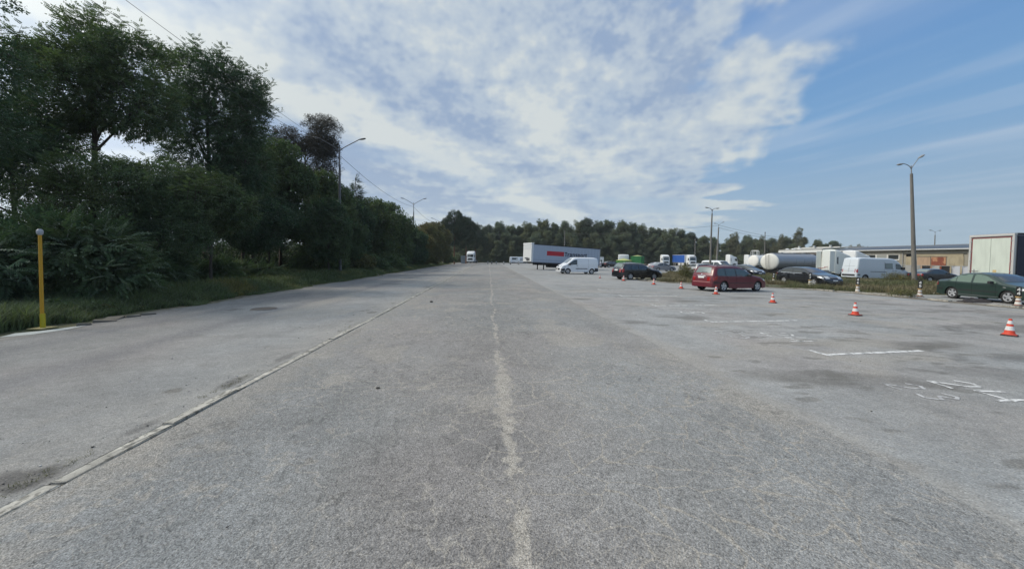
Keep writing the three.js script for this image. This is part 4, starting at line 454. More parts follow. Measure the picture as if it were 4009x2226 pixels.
// a car standing so that its near rear wheel touches the ground at (cx, cz)
function car(name, label, category, spec, paintMat, cx, cz, headingDeg, opt = {}) {
  const b = bodyShape(spec), o = new THREE.Group(); o.name = numbered(name); scene.add(o); tag(o, label, category, opt.group);
  const a = rad(headingDeg), turn = Math.PI / 2 - a, near = opt.near ?? 1, tw = spec.tw ?? 0.2, tr = spec.tr ?? 0.31, zw = spec.W / 2 - tw / 2 - 0.035;
  const inner = new THREE.Group(); const lx = spec.wheels[0] - spec.L / 2, lz = near * zw;   // inner offset: origin at mid length
  const ox = cx - (Math.sin(a) * lx + Math.cos(a) * lz), oz = cz - (-Math.cos(a) * lx + Math.sin(a) * lz); put(o, ox, oz, turn, hy(ox));
  const shift = (g) => (Array.isArray(g) ? g : [g]).map((k) => k.translate(-spec.L / 2, 0, 0)), A = (n, g, m) => add(n, shift(g), m, o);
  A('body', b.geo, paintMat);
  A('underbody', [box(spec.L - 0.5, 0.34, spec.W - 0.5, spec.L / 2, spec.bottom + 0.2, 0), box(spec.L - 0.7, 0.1, spec.W - 0.24, spec.L / 2, spec.bottom + 0.07, 0), ...spec.wheels.map((w) => box(spec.R * 2.1, spec.R * 1.1, spec.W - 0.52, w, spec.wy + 0.12, 0))], dark);
  for (const wx of spec.wheels) for (const s of [1, -1]) wheel(o, wx - spec.L / 2, tr, s * zw, tr, tw, spec.rim ?? 'alloy', spec.rimMat ?? alloy);
  for (const s of [1, -1]) {
    for (const [lo, hi, m] of spec.windows) A(m === blackTrim ? 'window_pillar' : 'side_window', b.sidePatch(lo, hi, s, 0.004), m ?? spec.glass ?? glass);
    for (const [lo, hi, m, n] of spec.trims ?? []) A(n ?? 'trim_strip', b.sidePatch(lo, hi, s, 0.007), m);
    for (const sx of spec.seams ?? []) A('door_seam', b.sidePatch([[sx[0] - 0.006, sx[1]], [sx[0] + 0.006, sx[1]]], [[sx[0] - 0.006, sx[2]], [sx[0] + 0.006, sx[2]]], s, 0.002), seamMat);
    for (const h of spec.handles ?? []) { const p = b.side(h[0], h[1], s, 0.012); A('door_handle', box(0.17, 0.035, 0.03, ...p, 0.012), spec.handleMat ?? paintMat); }
    if (spec.head) A('headlight', [b.sidePatch(spec.head.side[0], spec.head.side[1], s, 0.006), b.overPatch(spec.head.over[0], spec.head.over[1], s * 0.97, s * spec.head.t, 0.006)], spec.head.mat ?? lampClear);
    if (spec.tail) A('tail_light', [b.sidePatch(spec.tail.side[0], spec.tail.side[1], s, 0.006), b.overPatch(spec.tail.over[0], spec.tail.over[1], s * 0.97, s * spec.tail.t, 0.006)], spec.tail.mat ?? lampRed);
    if (spec.mirror) { const p = b.side(spec.mirror[0], spec.mirror[1], s, 0.10); A('mirror', [box(0.14, spec.mirror[2] ?? 0.14, 0.2, ...p, 0.04), box(0.05, 0.04, 0.16, p[0], p[1] - 0.05, p[2] - s * 0.09)], spec.mirrorMat ?? paintMat); }
    if (spec.rails) { const [x0, x1] = spec.rails, pts = []; for (let i = 0; i <= 6; i++) { const x = lerp(x0, x1, i / 6), y = spec.top && b.yTop(x), z = s * (b.half(x, y, 0) - 0.02); pts.push([x, y + (i === 0 || i === 6 ? 0.0 : 0.055), z]); } A('roof_rail', tube(pts, 0.016, 6), spec.railMat ?? blackTrim); }
  }
  if (spec.windscreen) A('windscreen', b.overPatch(spec.windscreen[0], spec.windscreen[1], -0.93, 0.93, 0.005, -0.95, 0.95), spec.screenMat ?? glass);
  if (spec.rearWindow) A('rear_window', b.overPatch(spec.rearWindow[0], spec.rearWindow[1], -0.86, 0.86, 0.005, -0.84, 0.84), spec.rearGlass ?? glass);
  for (const [n, p, q, t0, t1, m, off] of spec.over ?? []) A(n, b.overPatch(p, q, t0, t1, off ?? 0.006), m);
  for (const f of spec.extra ?? []) f(o, A, b);
  return o;
}
const wagonSpec = (k, o) => ({ L: 4.42, W: 1.75, H: 1.53, belt: 0.93, tum: 0.23, bottom: 0.2, wheels: [0.86, 3.57], R: 0.345, wy: 0.31, tr: 0.315, top: [[0, 0.40], [0.02, 0.58], [0.05, 0.78], [0.085, 0.93], [0.14, 1.05], [0.30, 1.38], [0.40, 1.46], [0.9, 1.505], [1.6, 1.52], [2.15, 1.49], [2.45, 1.41], [3.10, 1.04], [3.28, 0.97], [3.85, 0.87], [4.2, 0.74], [4.36, 0.61], [4.42, 0.48], [4.42, 0.40]],
  windows: [[[[0.36, 0.94], [0.94, 0.925]], [[0.36, 1.12], [0.52, 1.42], [0.94, 1.455]]], [[[1.00, 0.925], [1.74, 0.91]], [[1.00, 1.455], [1.74, 1.46]]], [[[1.81, 0.91], [2.94, 0.91]], [[1.81, 1.46], [2.15, 1.435], [2.40, 1.355], [2.94, 1.05]]], [[[0.94, 0.925], [1.00, 0.925]], [[0.94, 1.455], [1.00, 1.455]], blackTrim], [[[1.74, 0.91], [1.81, 0.91]], [[1.74, 1.46], [1.81, 1.46]], blackTrim]],
  seams: [[1.785, 0.28, 0.92], [2.9, 0.3, 0.92], [1.05, 0.62, 0.94]], handles: [[1.96, 0.84], [1.18, 0.86]], mirror: [2.76, 0.98], mirrorMat: blackTrim, rails: [0.55, 2.1],
  windscreen: [[2.49, 1.385], [3.07, 1.06]], rearWindow: [[0.15, 1.07], [0.32, 1.40]], head: { side: [[[3.98, 0.68], [4.30, 0.62]], [[3.98, 0.74], [4.12, 0.79], [4.30, 0.68]]], over: [[4.20, 0.76], [4.37, 0.60]], t: 0.52 }, tail: { side: [[[0.02, 0.62], [0.34, 0.72]], [[0.02, 0.84], [0.34, 0.93]]], over: [[0.025, 0.62], [0.06, 0.85]], t: 0.66 }, ...o });

// ---- estate cars and saloons
{
  const red = new THREE.MeshPhysicalMaterial({ color: lin(0.115, 0.006, 0.016), roughness: 0.45, clearcoat: 0.5, clearcoatRoughness: 0.15 });
  const bands = (body) => [[[[0.0, 0.46], [0.55, 0.46]], [[0.0, 0.52], [0.55, 0.54]], blackTrim, 'bumper_strip']];
  car('estate_car', 'dark red estate car with black roof rails parked on the lot by a cone', 'car', wagonSpec(1, { rearGlass: glassPale, glass: new THREE.MeshPhysicalMaterial({ color: lin(0.07, 0.095, 0.095), roughness: 0.08, ior: 1.7 }), handleMat: red, trims: [[[[0.02, 0.50], [0.5, 0.50]], [[0.02, 0.57], [0.5, 0.57]], blackTrim, 'bumper_strip'], [[[1.25, 0.50], [3.15, 0.50]], [[1.25, 0.53], [3.15, 0.53]], blackTrim, 'side_moulding']],
    over: [['number_plate', [0.05, 0.76], [0.065, 0.86], -0.34, 0.34, plateWhite], ['plate_strip', [0.066, 0.875], [0.078, 0.91], -0.46, 0.46, chrome], ['badge', [0.095, 0.96], [0.11, 1.0], -0.05, 0.05, chrome], ['bumper_strip', [0.012, 0.52], [0.02, 0.575], -0.98, 0.98, M(0.30, 0.12, 0.12, 0.5)], ['rear_wiper', [0.15, 1.085], [0.17, 1.11], -0.1, 0.55, blackTrim]] }), red, 13.67, -21.0, 74);
  const black = paint(0.008, 0.009, 0.013, 0.22, 0.9);
  car('estate_car', 'black estate car with dark roof rails parked behind the white delivery van', 'car', { ...wagonSpec(1, { rearGlass: glassPale, handleMat: black }), L: 4.5, wheels: [0.93, 3.51], rails: [0.5, 2.5], railMat: steel, top: [[0, 0.40], [0.02, 0.6], [0.05, 0.80], [0.09, 0.96], [0.16, 1.08], [0.36, 1.36], [0.48, 1.44], [1.0, 1.475], [1.7, 1.48], [2.2, 1.45], [2.5, 1.37], [3.14, 1.02], [3.32, 0.96], [3.95, 0.87], [4.32, 0.75], [4.44, 0.62], [4.5, 0.48], [4.5, 0.40]], rearWindow: [[0.17, 1.1], [0.38, 1.38]], windscreen: [[2.55, 1.345], [3.1, 1.04]], head: { side: [[[4.06, 0.68], [4.38, 0.62]], [[4.06, 0.76], [4.2, 0.79], [4.38, 0.68]]], over: [[4.30, 0.76], [4.45, 0.60]], t: 0.52 },
    tail: { side: [[[0.02, 0.66], [0.26, 0.70]], [[0.02, 0.98], [0.26, 0.99]]], over: [[0.03, 0.66], [0.09, 0.96]], t: 0.70 }, over: [['number_plate', [0.05, 0.78], [0.07, 0.89], -0.34, 0.34, plateWhite], ['badge', [0.1, 0.98], [0.12, 1.02], -0.06, 0.06, chrome]] }, black, 12.51, -32.35, 74);
  const green = paint(0.014, 0.034, 0.027, 0.34, 0.7);
  const saloon = (o) => ({ L: 4.376, W: 1.735, H: 1.45, belt: 0.92, bottom: 0.19, wheels: [0.97, 3.48], R: 0.35, wy: 0.31, tr: 0.32, tw: 0.205, top: [[0, 0.42], [0.02, 0.62], [0.05, 0.82], [0.12, 0.97], [0.2, 1.01], [0.62, 1.04], [0.78, 1.10], [1.28, 1.37], [1.55, 1.43], [2.1, 1.45], [2.45, 1.40], [2.72, 1.30], [3.22, 1.01], [3.38, 0.96], [3.85, 0.88], [4.15, 0.78], [4.3, 0.64], [4.376, 0.5], [4.376, 0.42]],
    windows: [[[[0.86, 0.97], [1.16, 0.955]], [[0.86, 0.99], [1.16, 1.26]]], [[[1.20, 0.955], [1.90, 0.94]], [[1.20, 1.28], [1.38, 1.355], [1.90, 1.375]]], [[[2.0, 0.94], [3.0, 0.94]], [[2.0, 1.375], [2.3, 1.35], [2.55, 1.28], [3.0, 1.02]]]], seams: [[1.95, 0.26, 0.93], [3.0, 0.3, 0.93], [1.18, 0.6, 0.95]], handles: [[2.1, 0.85], [1.3, 0.86]], mirror: [2.85, 0.99], mirrorMat: blackTrim,
    windscreen: [[2.52, 1.375], [3.2, 1.025]], rearWindow: [[0.80, 1.11], [1.27, 1.365]], head: { side: [[[3.98, 0.66], [4.26, 0.62]], [[3.98, 0.72], [4.1, 0.77], [4.26, 0.66]]], over: [[4.14, 0.77], [4.31, 0.62]], t: 0.54 }, tail: { side: [[[0.03, 0.70], [0.22, 0.72]], [[0.03, 0.9], [0.22, 0.92]]], over: [[0.03, 0.7], [0.07, 0.9]], t: 0.62 }, ...o });
  car('saloon_car', 'dark green saloon car at the right edge with shiny alloy wheels', 'car', saloon({ glass: new THREE.MeshPhysicalMaterial({ color: lin(0.13, 0.19, 0.155), roughness: 0.12, ior: 1.6 }), handleMat: green, trims: [[[[1.3, 0.50], [3.1, 0.50]], [[1.3, 0.55], [3.1, 0.55]], blackTrim, 'side_moulding'], [[[1.3, 0.265], [3.12, 0.265]], [[1.3, 0.30], [3.12, 0.30]], M(0.10, 0.11, 0.11, 0.5), 'sill_strip'], [[[0.03, 0.5], [0.5, 0.5]], [[0.03, 0.55], [0.5, 0.55]], blackTrim, 'bumper_strip'], [[[3.3, 0.76], [3.42, 0.76]], [[3.3, 0.79], [3.42, 0.79]], lampClear, 'turn_signal']] }), green, 25.58, -18.95, 189);
  const navy = paint(0.010, 0.010, 0.020, 0.25, 0.8);
  car('saloon_car', 'dark saloon car with red tail lights behind the leaning lamp post', 'car', saloon({ rearGlass: glassPale, handleMat: navy, trims: [] }), navy, 47.4, -37.3, 92);
  // black hatchback in the grass
  const hb = paint(0.010, 0.011, 0.014, 0.22, 0.9);
  const hatch = (o) => ({ L: 4.6, W: 1.8, H: 1.46, belt: 0.97, bottom: 0.2, wheels: [0.93, 3.68], R: 0.36, wy: 0.32, tr: 0.325, tw: 0.21, top: [[0, 0.44], [0.02, 0.66], [0.05, 0.86], [0.1, 0.99], [0.2, 1.06], [0.74, 1.33], [0.98, 1.41], [1.4, 1.455], [2.0, 1.46], [2.45, 1.41], [2.75, 1.30], [3.32, 1.04], [3.48, 0.99], [4.0, 0.9], [4.36, 0.77], [4.52, 0.62], [4.6, 0.5], [4.6, 0.42]],
    windows: [[[[0.62, 1.03], [1.74, 1.0]], [[0.62, 1.08], [0.98, 1.32], [1.30, 1.37], [1.74, 1.385]]], [[[1.84, 1.0], [3.06, 0.985]], [[1.84, 1.385], [2.28, 1.36], [2.55, 1.29], [3.06, 1.08]]]], trims: [[[[0.62, 1.0], [3.06, 0.955]], [[0.62, 1.028], [3.06, 0.983]], chrome, 'chrome_strip'], [[[1.25, 0.48], [3.25, 0.48]], [[1.25, 0.51], [3.25, 0.51]], blackTrim, 'side_moulding']], seams: [[1.79, 0.28, 0.99], [3.02, 0.3, 0.98]], handles: [[1.98, 0.87], [1.0, 0.89]], handleMat: chrome, mirror: [2.92, 1.04], windscreen: [[2.55, 1.375], [3.3, 1.05]], rearWindow: [[0.24, 1.08], [0.9, 1.38]],
    head: { side: [[[4.02, 0.70], [4.44, 0.64]], [[4.02, 0.78], [4.2, 0.82], [4.44, 0.70]]], over: [[4.3, 0.79], [4.52, 0.62]], t: 0.5 }, tail: { side: [[[0.02, 0.80], [0.24, 0.86]], [[0.02, 0.98], [0.24, 1.04]]], over: [[0.04, 0.8], [0.1, 0.99]], t: 0.6 }, over: [['grille', [4.44, 0.70], [4.52, 0.62], -0.46, 0.46, dark], ['grille_bar', [4.40, 0.735], [4.44, 0.70], -0.46, 0.46, chrome], ['number_plate', [4.585, 0.52], [4.6, 0.45], -0.3, 0.3, plateWhite]], ...o });
  car('hatchback_car', 'black hatchback with a bright chrome window line standing in dry grass', 'car', hatch({ screenMat: new THREE.MeshPhysicalMaterial({ color: lin(0.02, 0.025, 0.05), roughness: 0.07, ior: 1.6, clearcoat: 0.5 }) }), hb, 25.15, -30.2, 177);
  const small = (n, label, spec, mat, x, z, hd, o = {}) => car(n, label, 'car', { ...spec, ...o }, mat, x, z, hd);
  small('hatchback_car', 'dark blue car facing right, directly behind the nose of the red estate', hatch({}), paint(0.016, 0.020, 0.032, 0.25, 0.8), 28.6, -45.4, 176);
  small('hatchback_car', 'black car with bright headlights before the white ladder end of the tanker', hatch({}), paint(0.010, 0.012, 0.018, 0.22, 0.9), 31.8, -46.8, 176);
  small('estate_car', 'light silver estate car mostly hidden behind the red estate', wagonSpec(1, {}), paint(0.36, 0.37, 0.38, 0.35), 27.4, -46.5, 84);
  small('saloon_car', 'silver grey saloon standing in front of the two white trucks', saloon({ rearGlass: glassPale }), paint(0.20, 0.21, 0.235, 0.35), 28.6, -61.5, 84, { rim: 'steel', rimMat: steel });
  small('hatchback_car', 'white car roof showing behind the silver grey saloon', hatch({}), paint(0.55, 0.56, 0.57, 0.4), 33.0, -72.0, 84);
  small('saloon_car', 'dull mauve grey car just behind the roof of the black estate', saloon({}), paint(0.11, 0.085, 0.10, 0.35), 21.2, -56.5, 80);
  small('hatchback_car', 'black car beside the white van, far back before the wood', hatch({}), paint(0.012, 0.012, 0.014, 0.3), 27.0, -82.5, 78);
  small('hatchback_car', 'silver car parked left of the far black car', hatch({}), paint(0.38, 0.39, 0.40, 0.35), 25.2, -82.5, 20);
  small('estate_car', 'pale blue-white car, leftmost of the three parked behind the white van', wagonSpec(1, {}), paint(0.42, 0.46, 0.54, 0.35), 23.6, -83.0, 25);
}
// ---- vans
const vanWhite = new THREE.MeshPhysicalMaterial({ color: lin(0.74, 0.77, 0.80), roughness: 0.38, clearcoat: 0.5, clearcoatRoughness: 0.15 }), vanGrey = new THREE.MeshPhysicalMaterial({ color: lin(0.60, 0.655, 0.70), roughness: 0.45, clearcoat: 0.3, clearcoatRoughness: 0.2 });
car('delivery_van', 'clean white delivery van with black bumpers facing left by the trailer', 'van', { L: 4.85, W: 1.9, H: 1.94, belt: 1.12, tum: 0.12, round: 0.16, plan: 0.10, bottom: 0.24, wheels: [0.92, 3.92], R: 0.36, wy: 0.32, tr: 0.325, tw: 0.215, rim: 'steel', rimMat: M(0.42, 0.42, 0.42, 0.5), top: [[0, 0.42], [0.02, 0.8], [0.06, 1.4], [0.13, 1.75], [0.25, 1.88], [0.5, 1.925], [1.6, 1.945], [2.7, 1.935], [3.1, 1.88], [3.32, 1.78], [4.02, 1.22], [4.14, 1.15], [4.52, 1.0], [4.72, 0.84], [4.82, 0.62], [4.85, 0.5], [4.85, 0.42]],
  windows: [[[[2.78, 1.09], [3.95, 1.06]], [[2.78, 1.68], [3.1, 1.66], [3.35, 1.54], [3.95, 1.12]]]], trims: [[[[1.5, 0.60], [2.98, 0.60]], [[1.5, 0.68], [2.98, 0.68]], blackTrim, 'side_moulding'], [[[0.02, 0.34], [0.56, 0.30]], [[0.02, 0.66], [0.56, 0.72]], blackTrim, 'rear_bumper'], [[[4.30, 0.30], [4.84, 0.34]], [[4.30, 0.66], [4.6, 0.62], [4.84, 0.58]], blackTrim, 'front_bumper']], seams: [[2.70, 0.34, 1.72], [1.36, 0.34, 1.72], [3.9, 0.7, 1.08]], handles: [[2.83, 0.98]], handleMat: blackTrim, mirror: [3.72, 1.14, 0.24], mirrorMat: blackTrim, windscreen: [[3.30, 1.80], [4.0, 1.235]], screenMat: new THREE.MeshPhysicalMaterial({ color: lin(0.16, 0.19, 0.20), roughness: 0.1, ior: 1.6, clearcoat: 0.8 }),
  head: { side: [[[4.2, 0.80], [4.66, 0.70]], [[4.2, 0.86], [4.45, 0.98], [4.66, 0.84]]], over: [[4.5, 1.0], [4.74, 0.80]], t: 0.56 }, tail: { side: [[[0.0, 0.7], [0.12, 0.7]], [[0.0, 1.2], [0.12, 1.2]]], over: [[0.02, 0.72], [0.04, 1.2]], t: 0.84 }, over: [['front_bumper', [4.80, 0.66], [4.85, 0.44], -0.98, 0.98, blackTrim], ['grille', [4.66, 0.88], [4.75, 0.78], -0.36, 0.36, dark], ['number_plate', [4.83, 0.58], [4.846, 0.49], -0.28, 0.28, plateWhite, 0.011]] }, vanWhite, 12.19, -43.62, 261, { near: -1 });
const bigVan = (o) => ({ L: 5.6, W: 1.93, H: 2.55, belt: 1.35, tum: 0.10, round: 0.14, plan: 0.07, planLen: 0.6, bottom: 0.32, wheels: [1.02, 4.57], R: 0.40, wy: 0.33, tr: 0.335, tw: 0.21, rim: 'steel', rimMat: steel, endBulge: 0.04, top: [[0, 0.5], [0.03, 0.9], [0.08, 1.4], [0.22, 2.2], [0.27, 2.44], [0.36, 2.52], [0.7, 2.56], [3.3, 2.54], [3.75, 2.48], [4.05, 2.36], [4.35, 2.12], [4.92, 1.42], [5.02, 1.33], [5.35, 1.18], [5.52, 1.02], [5.58, 0.7], [5.6, 0.55], [5.6, 0.48]],
  windows: [[[[2.62, 1.43], [3.52, 1.43]], [[2.62, 2.0], [3.52, 2.0]], glassPale], [[[3.86, 1.36], [4.82, 1.30]], [[3.86, 1.94], [4.25, 1.94], [4.45, 1.86], [4.82, 1.44]]]], trims: [[[[1.6, 1.02], [2.7, 1.0]], [[1.6, 1.07], [2.7, 1.05]], blackTrim, 'slide_rail'], [[[0.02, 0.62], [0.42, 0.62]], [[0.02, 0.72], [0.42, 0.72]], blackTrim, 'bumper_strip'], [[[2.56, 1.38], [2.61, 1.38]], [[2.56, 2.05], [2.61, 2.05]], blackTrim, 'window_frame'], [[[2.56, 1.385], [3.58, 1.385]], [[2.56, 1.425], [3.58, 1.425]], blackTrim, 'window_frame']], seams: [[2.5, 0.4, 2.16], [3.66, 0.4, 2.16], [3.8, 0.4, 1.98]], handles: [[3.93, 1.16], [3.52, 1.18]], handleMat: blackTrim, mirror: [4.72, 1.44, 0.3], mirrorMat: blackTrim, windscreen: [[4.30, 2.15], [4.9, 1.45]],
  head: { side: [[[5.12, 0.86], [5.5, 0.84]], [[5.12, 1.0], [5.3, 1.12], [5.5, 1.0]]], over: [[5.4, 1.12], [5.55, 0.86]], t: 0.6 }, tail: { side: [[[0.03, 0.9], [0.16, 0.9]], [[0.03, 1.28], [0.16, 1.28]]], over: [[0.03, 0.92], [0.075, 1.3]], t: 0.87 },
  over: [['rear_bumper', [0.005, 0.52], [0.02, 0.72], -0.97, 0.97, blackTrim, 0.02], ['door_seam', [0.035, 0.8], [0.25, 2.36], -0.008, 0.008, seamMat, 0.003], ['door_seam', [0.05, 1.08], [0.055, 1.1], -0.8, 0.8, seamMat, 0.003], ['door_seam', [0.12, 1.62], [0.123, 1.635], -0.8, 0.8, seamMat, 0.003], ['number_plate', [0.04, 0.96], [0.055, 1.08], -0.78, -0.18, plateWhite], ['door_handle', [0.075, 1.3], [0.08, 1.33], -0.1, 0.14, blackTrim, 0.012], ['door_lock', [0.055, 1.08], [0.06, 1.13], -0.08, 0.0, blackTrim, 0.01]], ...o });
const stretch = (v) => Array.isArray(v) ? (v.length >= 2 && typeof v[0] === 'number' ? [v[0] < 1.9 ? v[0] : v[0] + 0.8, ...v.slice(1)] : v.map(stretch)) : v;   // the long-wheelbase body
{ const b = bigVan({}); for (const k of ['top', 'windows', 'trims', 'seams', 'handles', 'mirror', 'windscreen']) b[k] = stretch(b[k]); b.head = { ...b.head, side: stretch(b.head.side), over: stretch(b.head.over) }; b.L = 6.4; b.wheels = [1.05, 5.08];
  car('panel_van', 'tall pale grey-white panel van, rear doors towards the viewer, beside the leaning lamp post', 'van', b, vanGrey, 41.54, -38.8, 89); }
car('minibus', 'white minibus with dark windows peeping over the cars behind the red estate', 'van', { L: 5.0, W: 1.9, H: 1.98, belt: 1.15, tum: 0.14, bottom: 0.26, wheels: [1.0, 3.95], R: 0.37, wy: 0.33, tr: 0.33, rim: 'steel', rimMat: steel, top: [[0, 0.45], [0.04, 1.0], [0.12, 1.7], [0.25, 1.9], [0.6, 1.97], [3.0, 1.97], [3.4, 1.9], [4.1, 1.22], [4.25, 1.15], [4.8, 0.95], [4.95, 0.7], [5, 0.5], [5, 0.42]], windows: [[[[0.4, 1.16], [2.5, 1.16]], [[0.4, 1.72], [2.5, 1.74]]], [[[2.62, 1.16], [3.95, 1.12]], [[2.62, 1.74], [3.3, 1.72], [3.95, 1.2]]]], windscreen: [[3.42, 1.87], [4.08, 1.24]], mirror: [3.75, 1.18], head: { side: [[[4.5, 0.72], [4.84, 0.72]], [[4.5, 0.9], [4.84, 0.88]]], over: [[4.78, 0.95], [4.92, 0.74]], t: 0.6 } }, vanWhite, 33.4, -55.6, 165);
car('minibus', 'white bus-like van with a band of dark windows left of the curtain trailer', 'van', { L: 6.2, W: 2.0, H: 2.15, belt: 1.2, tum: 0.08, bottom: 0.3, wheels: [1.3, 5.0], R: 0.4, wy: 0.34, tr: 0.34, rim: 'steel', rimMat: steel, top: [[0, 0.45], [0.04, 1.2], [0.12, 2.0], [0.3, 2.15], [5.0, 2.15], [5.4, 2.05], [5.9, 1.4], [6.05, 1.2], [6.18, 0.8], [6.2, 0.45]], windows: [[[[0.7, 1.2], [2.6, 1.2]], [[0.7, 1.85], [2.6, 1.85]]], [[[3.6, 0.75], [3.95, 0.75]], [[3.6, 1.85], [3.95, 1.85]]], [[[4.2, 0.75], [4.55, 0.75]], [[4.2, 1.85], [4.55, 1.85]]], [[[4.9, 1.2], [5.75, 1.2]], [[4.9, 1.9], [5.35, 1.88], [5.75, 1.4]]]], windscreen: [[5.42, 2.02], [5.9, 1.42]] }, vanWhite, 8.3, -124, 88);

// ---- lorry cabs, tractors and trailers
const cabShape = { L: 2.35, W: 2.5, H: 3.75, belt: 2.2, tum: 0.05, round: 0.16, plan: 0.07, planLen: 0.5, bottom: 0.55, wheels: [1.32], R: 0.58, wy: 0.5, endBulge: 0.1, crown: 0.06 };
const CABTOP = { high: [[0, 0.95], [0.01, 2.9], [0.03, 3.55], [0.12, 3.66], [0.8, 3.72], [1.55, 3.55], [2.0, 3.18], [2.14, 2.85], [2.28, 2.0], [2.34, 1.3], [2.35, 0.5], [2.35, 0.45]], sloped: [[0, 0.95], [0.01, 2.9], [0.02, 3.6], [0.1, 3.7], [0.5, 3.62], [1.3, 3.2], [1.9, 2.95], [2.1, 2.7], [2.28, 2.0], [2.34, 1.3], [2.35, 0.5], [2.35, 0.45]] };
function lorryCab(o, dx, top, mat, opt = {}) {       // adds the cab and its parts to the vehicle o, tail of the cab at x = dx
  const b = bodyShape({ ...cabShape, top }), A = (n, g, m) => add(n, (Array.isArray(g) ? g : [g]).map((k) => k.translate(dx, 0, 0)), m, o);
  A('cab', b.geo, mat); A('cab_floor', [box(2.1, 0.5, 2.0, 1.15, 0.95, 0), box(2.0, 0.3, 2.3, 1.15, 1.25, 0)], dark);
  A('windscreen', b.overPatch([2.17, 2.68], [2.29, 1.92], -0.9, 0.9, 0.006), glass);
  A('grille', b.overPatch([2.325, 1.5], [2.348, 0.95], -0.72, 0.72, 0.008), blackTrim); A('bumper', b.overPatch([2.35, 0.86], [2.35, 0.5], -0.98, 0.98, 0.012), mat);
  if (opt.visor) A('sun_visor', b.overPatch([2.05, 3.02], [2.15, 2.78], -0.93, 0.93, 0.07), blackTrim);
  for (const s of [1, -1]) {
    A('side_window', b.sidePatch([[1.42, 1.95], [2.12, 1.85]], [[1.42, 2.62], [2.02, 2.62], [2.12, 2.5]], s, 0.006), glass);
    A('door_seam', [b.sidePatch([[1.32, 1.1], [1.335, 1.1]], [[1.32, 2.75], [1.335, 2.75]], s, 0.003), b.sidePatch([[2.16, 0.9], [2.175, 0.9]], [[2.16, 2.3], [2.175, 2.3]], s, 0.003)], seamMat);
    A('headlight', b.overPatch([2.338, 1.28], [2.35, 0.92], s * 0.95, s * 0.72, 0.012), lampClear);
    A('mirror', [box(0.16, 0.62, 0.12, 2.28, 2.25, s * 1.42, 0.04), bar([2.2, 2.62, s * 1.2], [2.28, 2.55, s * 1.42], 0.018)], opt.mirrorMat ?? blackTrim);
    if (opt.slot) A('side_window', b.sidePatch([[0.28, 1.85], [0.46, 1.75]], [[0.28, 2.72], [0.46, 2.75]], s, 0.006), glass);
    A('wheel_arch', b.sidePatch([[0.72, 1.02], [1.92, 1.02]], [[0.72, 1.06], [1.32, 1.2], [1.92, 1.06]], s, 0.01), blackTrim);
  }
  for (const s of [1, -1]) wheel(o, dx + 1.32, 0.5, s * 1.06, 0.5, 0.3, 'truck', steel);
  return b;
}
function tractor(name, label, x, z, heading, top, mat, opt = {}) {   // two-axle tractor unit, origin at its middle
  const o = thing(name, label, 'truck', x, z, Math.PI / 2 - rad(heading), opt.group);
  lorryCab(o, 0.7, top, mat, opt);
  add('chassis_rail', [box(5.4, 0.26, 0.16, -0.2, 0.88, 0.42), box(5.4, 0.26, 0.16, -0.2, 0.88, -0.42), box(0.2, 0.2, 0.9, -2.8, 0.85, 0), box(0.3, 0.3, 2.3, -2.9, 0.72, 0)], dark, o);
  add('fifth_wheel', [cyl(0.5, 0.55, 0.12, -1.6, 1.12, 0, 18), box(0.7, 0.14, 0.8, -1.6, 1.03, 0)], dark, o);
  for (const s of [1, -1]) { wheel(o, -1.75, 0.5, s * 1.0, 0.5, 0.5, 'truck', steel); add('mudguard', tube([[-2.3, 0.75, s * 1.0], [-2.1, 1.05, s * 1.0], [-1.75, 1.13, s * 1.0], [-1.4, 1.05, s * 1.0], [-1.2, 0.75, s * 1.0]], 0.05, 6).scale(1, 1, 1), dark, o); add('fuel_tank', box(1.3, 0.6, 0.55, -0.2, 0.72, s * 0.9, 0.08), opt.tankMat ?? galv, o); }
  if (opt.deflector) for (const s of [1, -1]) add('side_deflector', box(0.62, 2.7, 0.05, 0.42, 2.15, s * 1.2, 0.02), mat, o);
  if (opt.back) { add('rear_wall_rib', [0, 1, 2].map((i) => box(0.03, 0.05, 2.1, 0.69, 1.55 + i * 0.62, 0)), M(0.55, 0.56, 0.52, 0.6), o); add('air_hose', [tube([[0.68, 1.5, 0.2], [0.2, 1.3, 0.25], [-0.6, 1.2, 0.1]], 0.03), tube([[0.68, 1.5, -0.2], [0.3, 1.2, -0.25], [-0.7, 1.2, -0.1]], 0.03)], M(0.3, 0.02, 0.02, 0.6), o); }
  return o;
}
const cabWhite = new THREE.MeshPhysicalMaterial({ color: lin(0.74, 0.76, 0.76), roughness: 0.42, clearcoat: 0.3, clearcoatRoughness: 0.2 }), cabCream = new THREE.MeshPhysicalMaterial({ color: lin(0.70, 0.73, 0.70), roughness: 0.45, clearcoat: 0.3, clearcoatRoughness: 0.2 });
tractor('tractor_unit', 'white tractor unit with its back to the viewer, right of the silver tanker', 44.6, -47.4, 98, CABTOP.sloped, cabCream, { deflector: true, back: true, slot: true });
tractor('tractor_unit', 'second white tractor unit, mostly hidden behind the one beside the tanker', 50.6, -50.4, 98, CABTOP.sloped, cabWhite, { slot: true });
tractor('tractor_unit', 'left of two white cabs seen from behind over the white minibus roof', 68.6, -104.5, 96, CABTOP.sloped, cabWhite, { slot: true });
tractor('tractor_unit', 'right of two white cabs seen from behind, next to the white tank', 74.2, -104.5, 96, CABTOP.sloped, cabWhite, { slot: true });
tractor('tractor_unit', 'white cab seen from behind between the white van and the yellow-roofed green box', 32.0, -87.0, 20, [[0, 0.95], [0.01, 2.9], [0.1, 3.1], [1.5, 3.1], [2.1, 2.75], [2.3, 2.0], [2.35, 0.5], [2.35, 0.45]], cabWhite, { back: true });
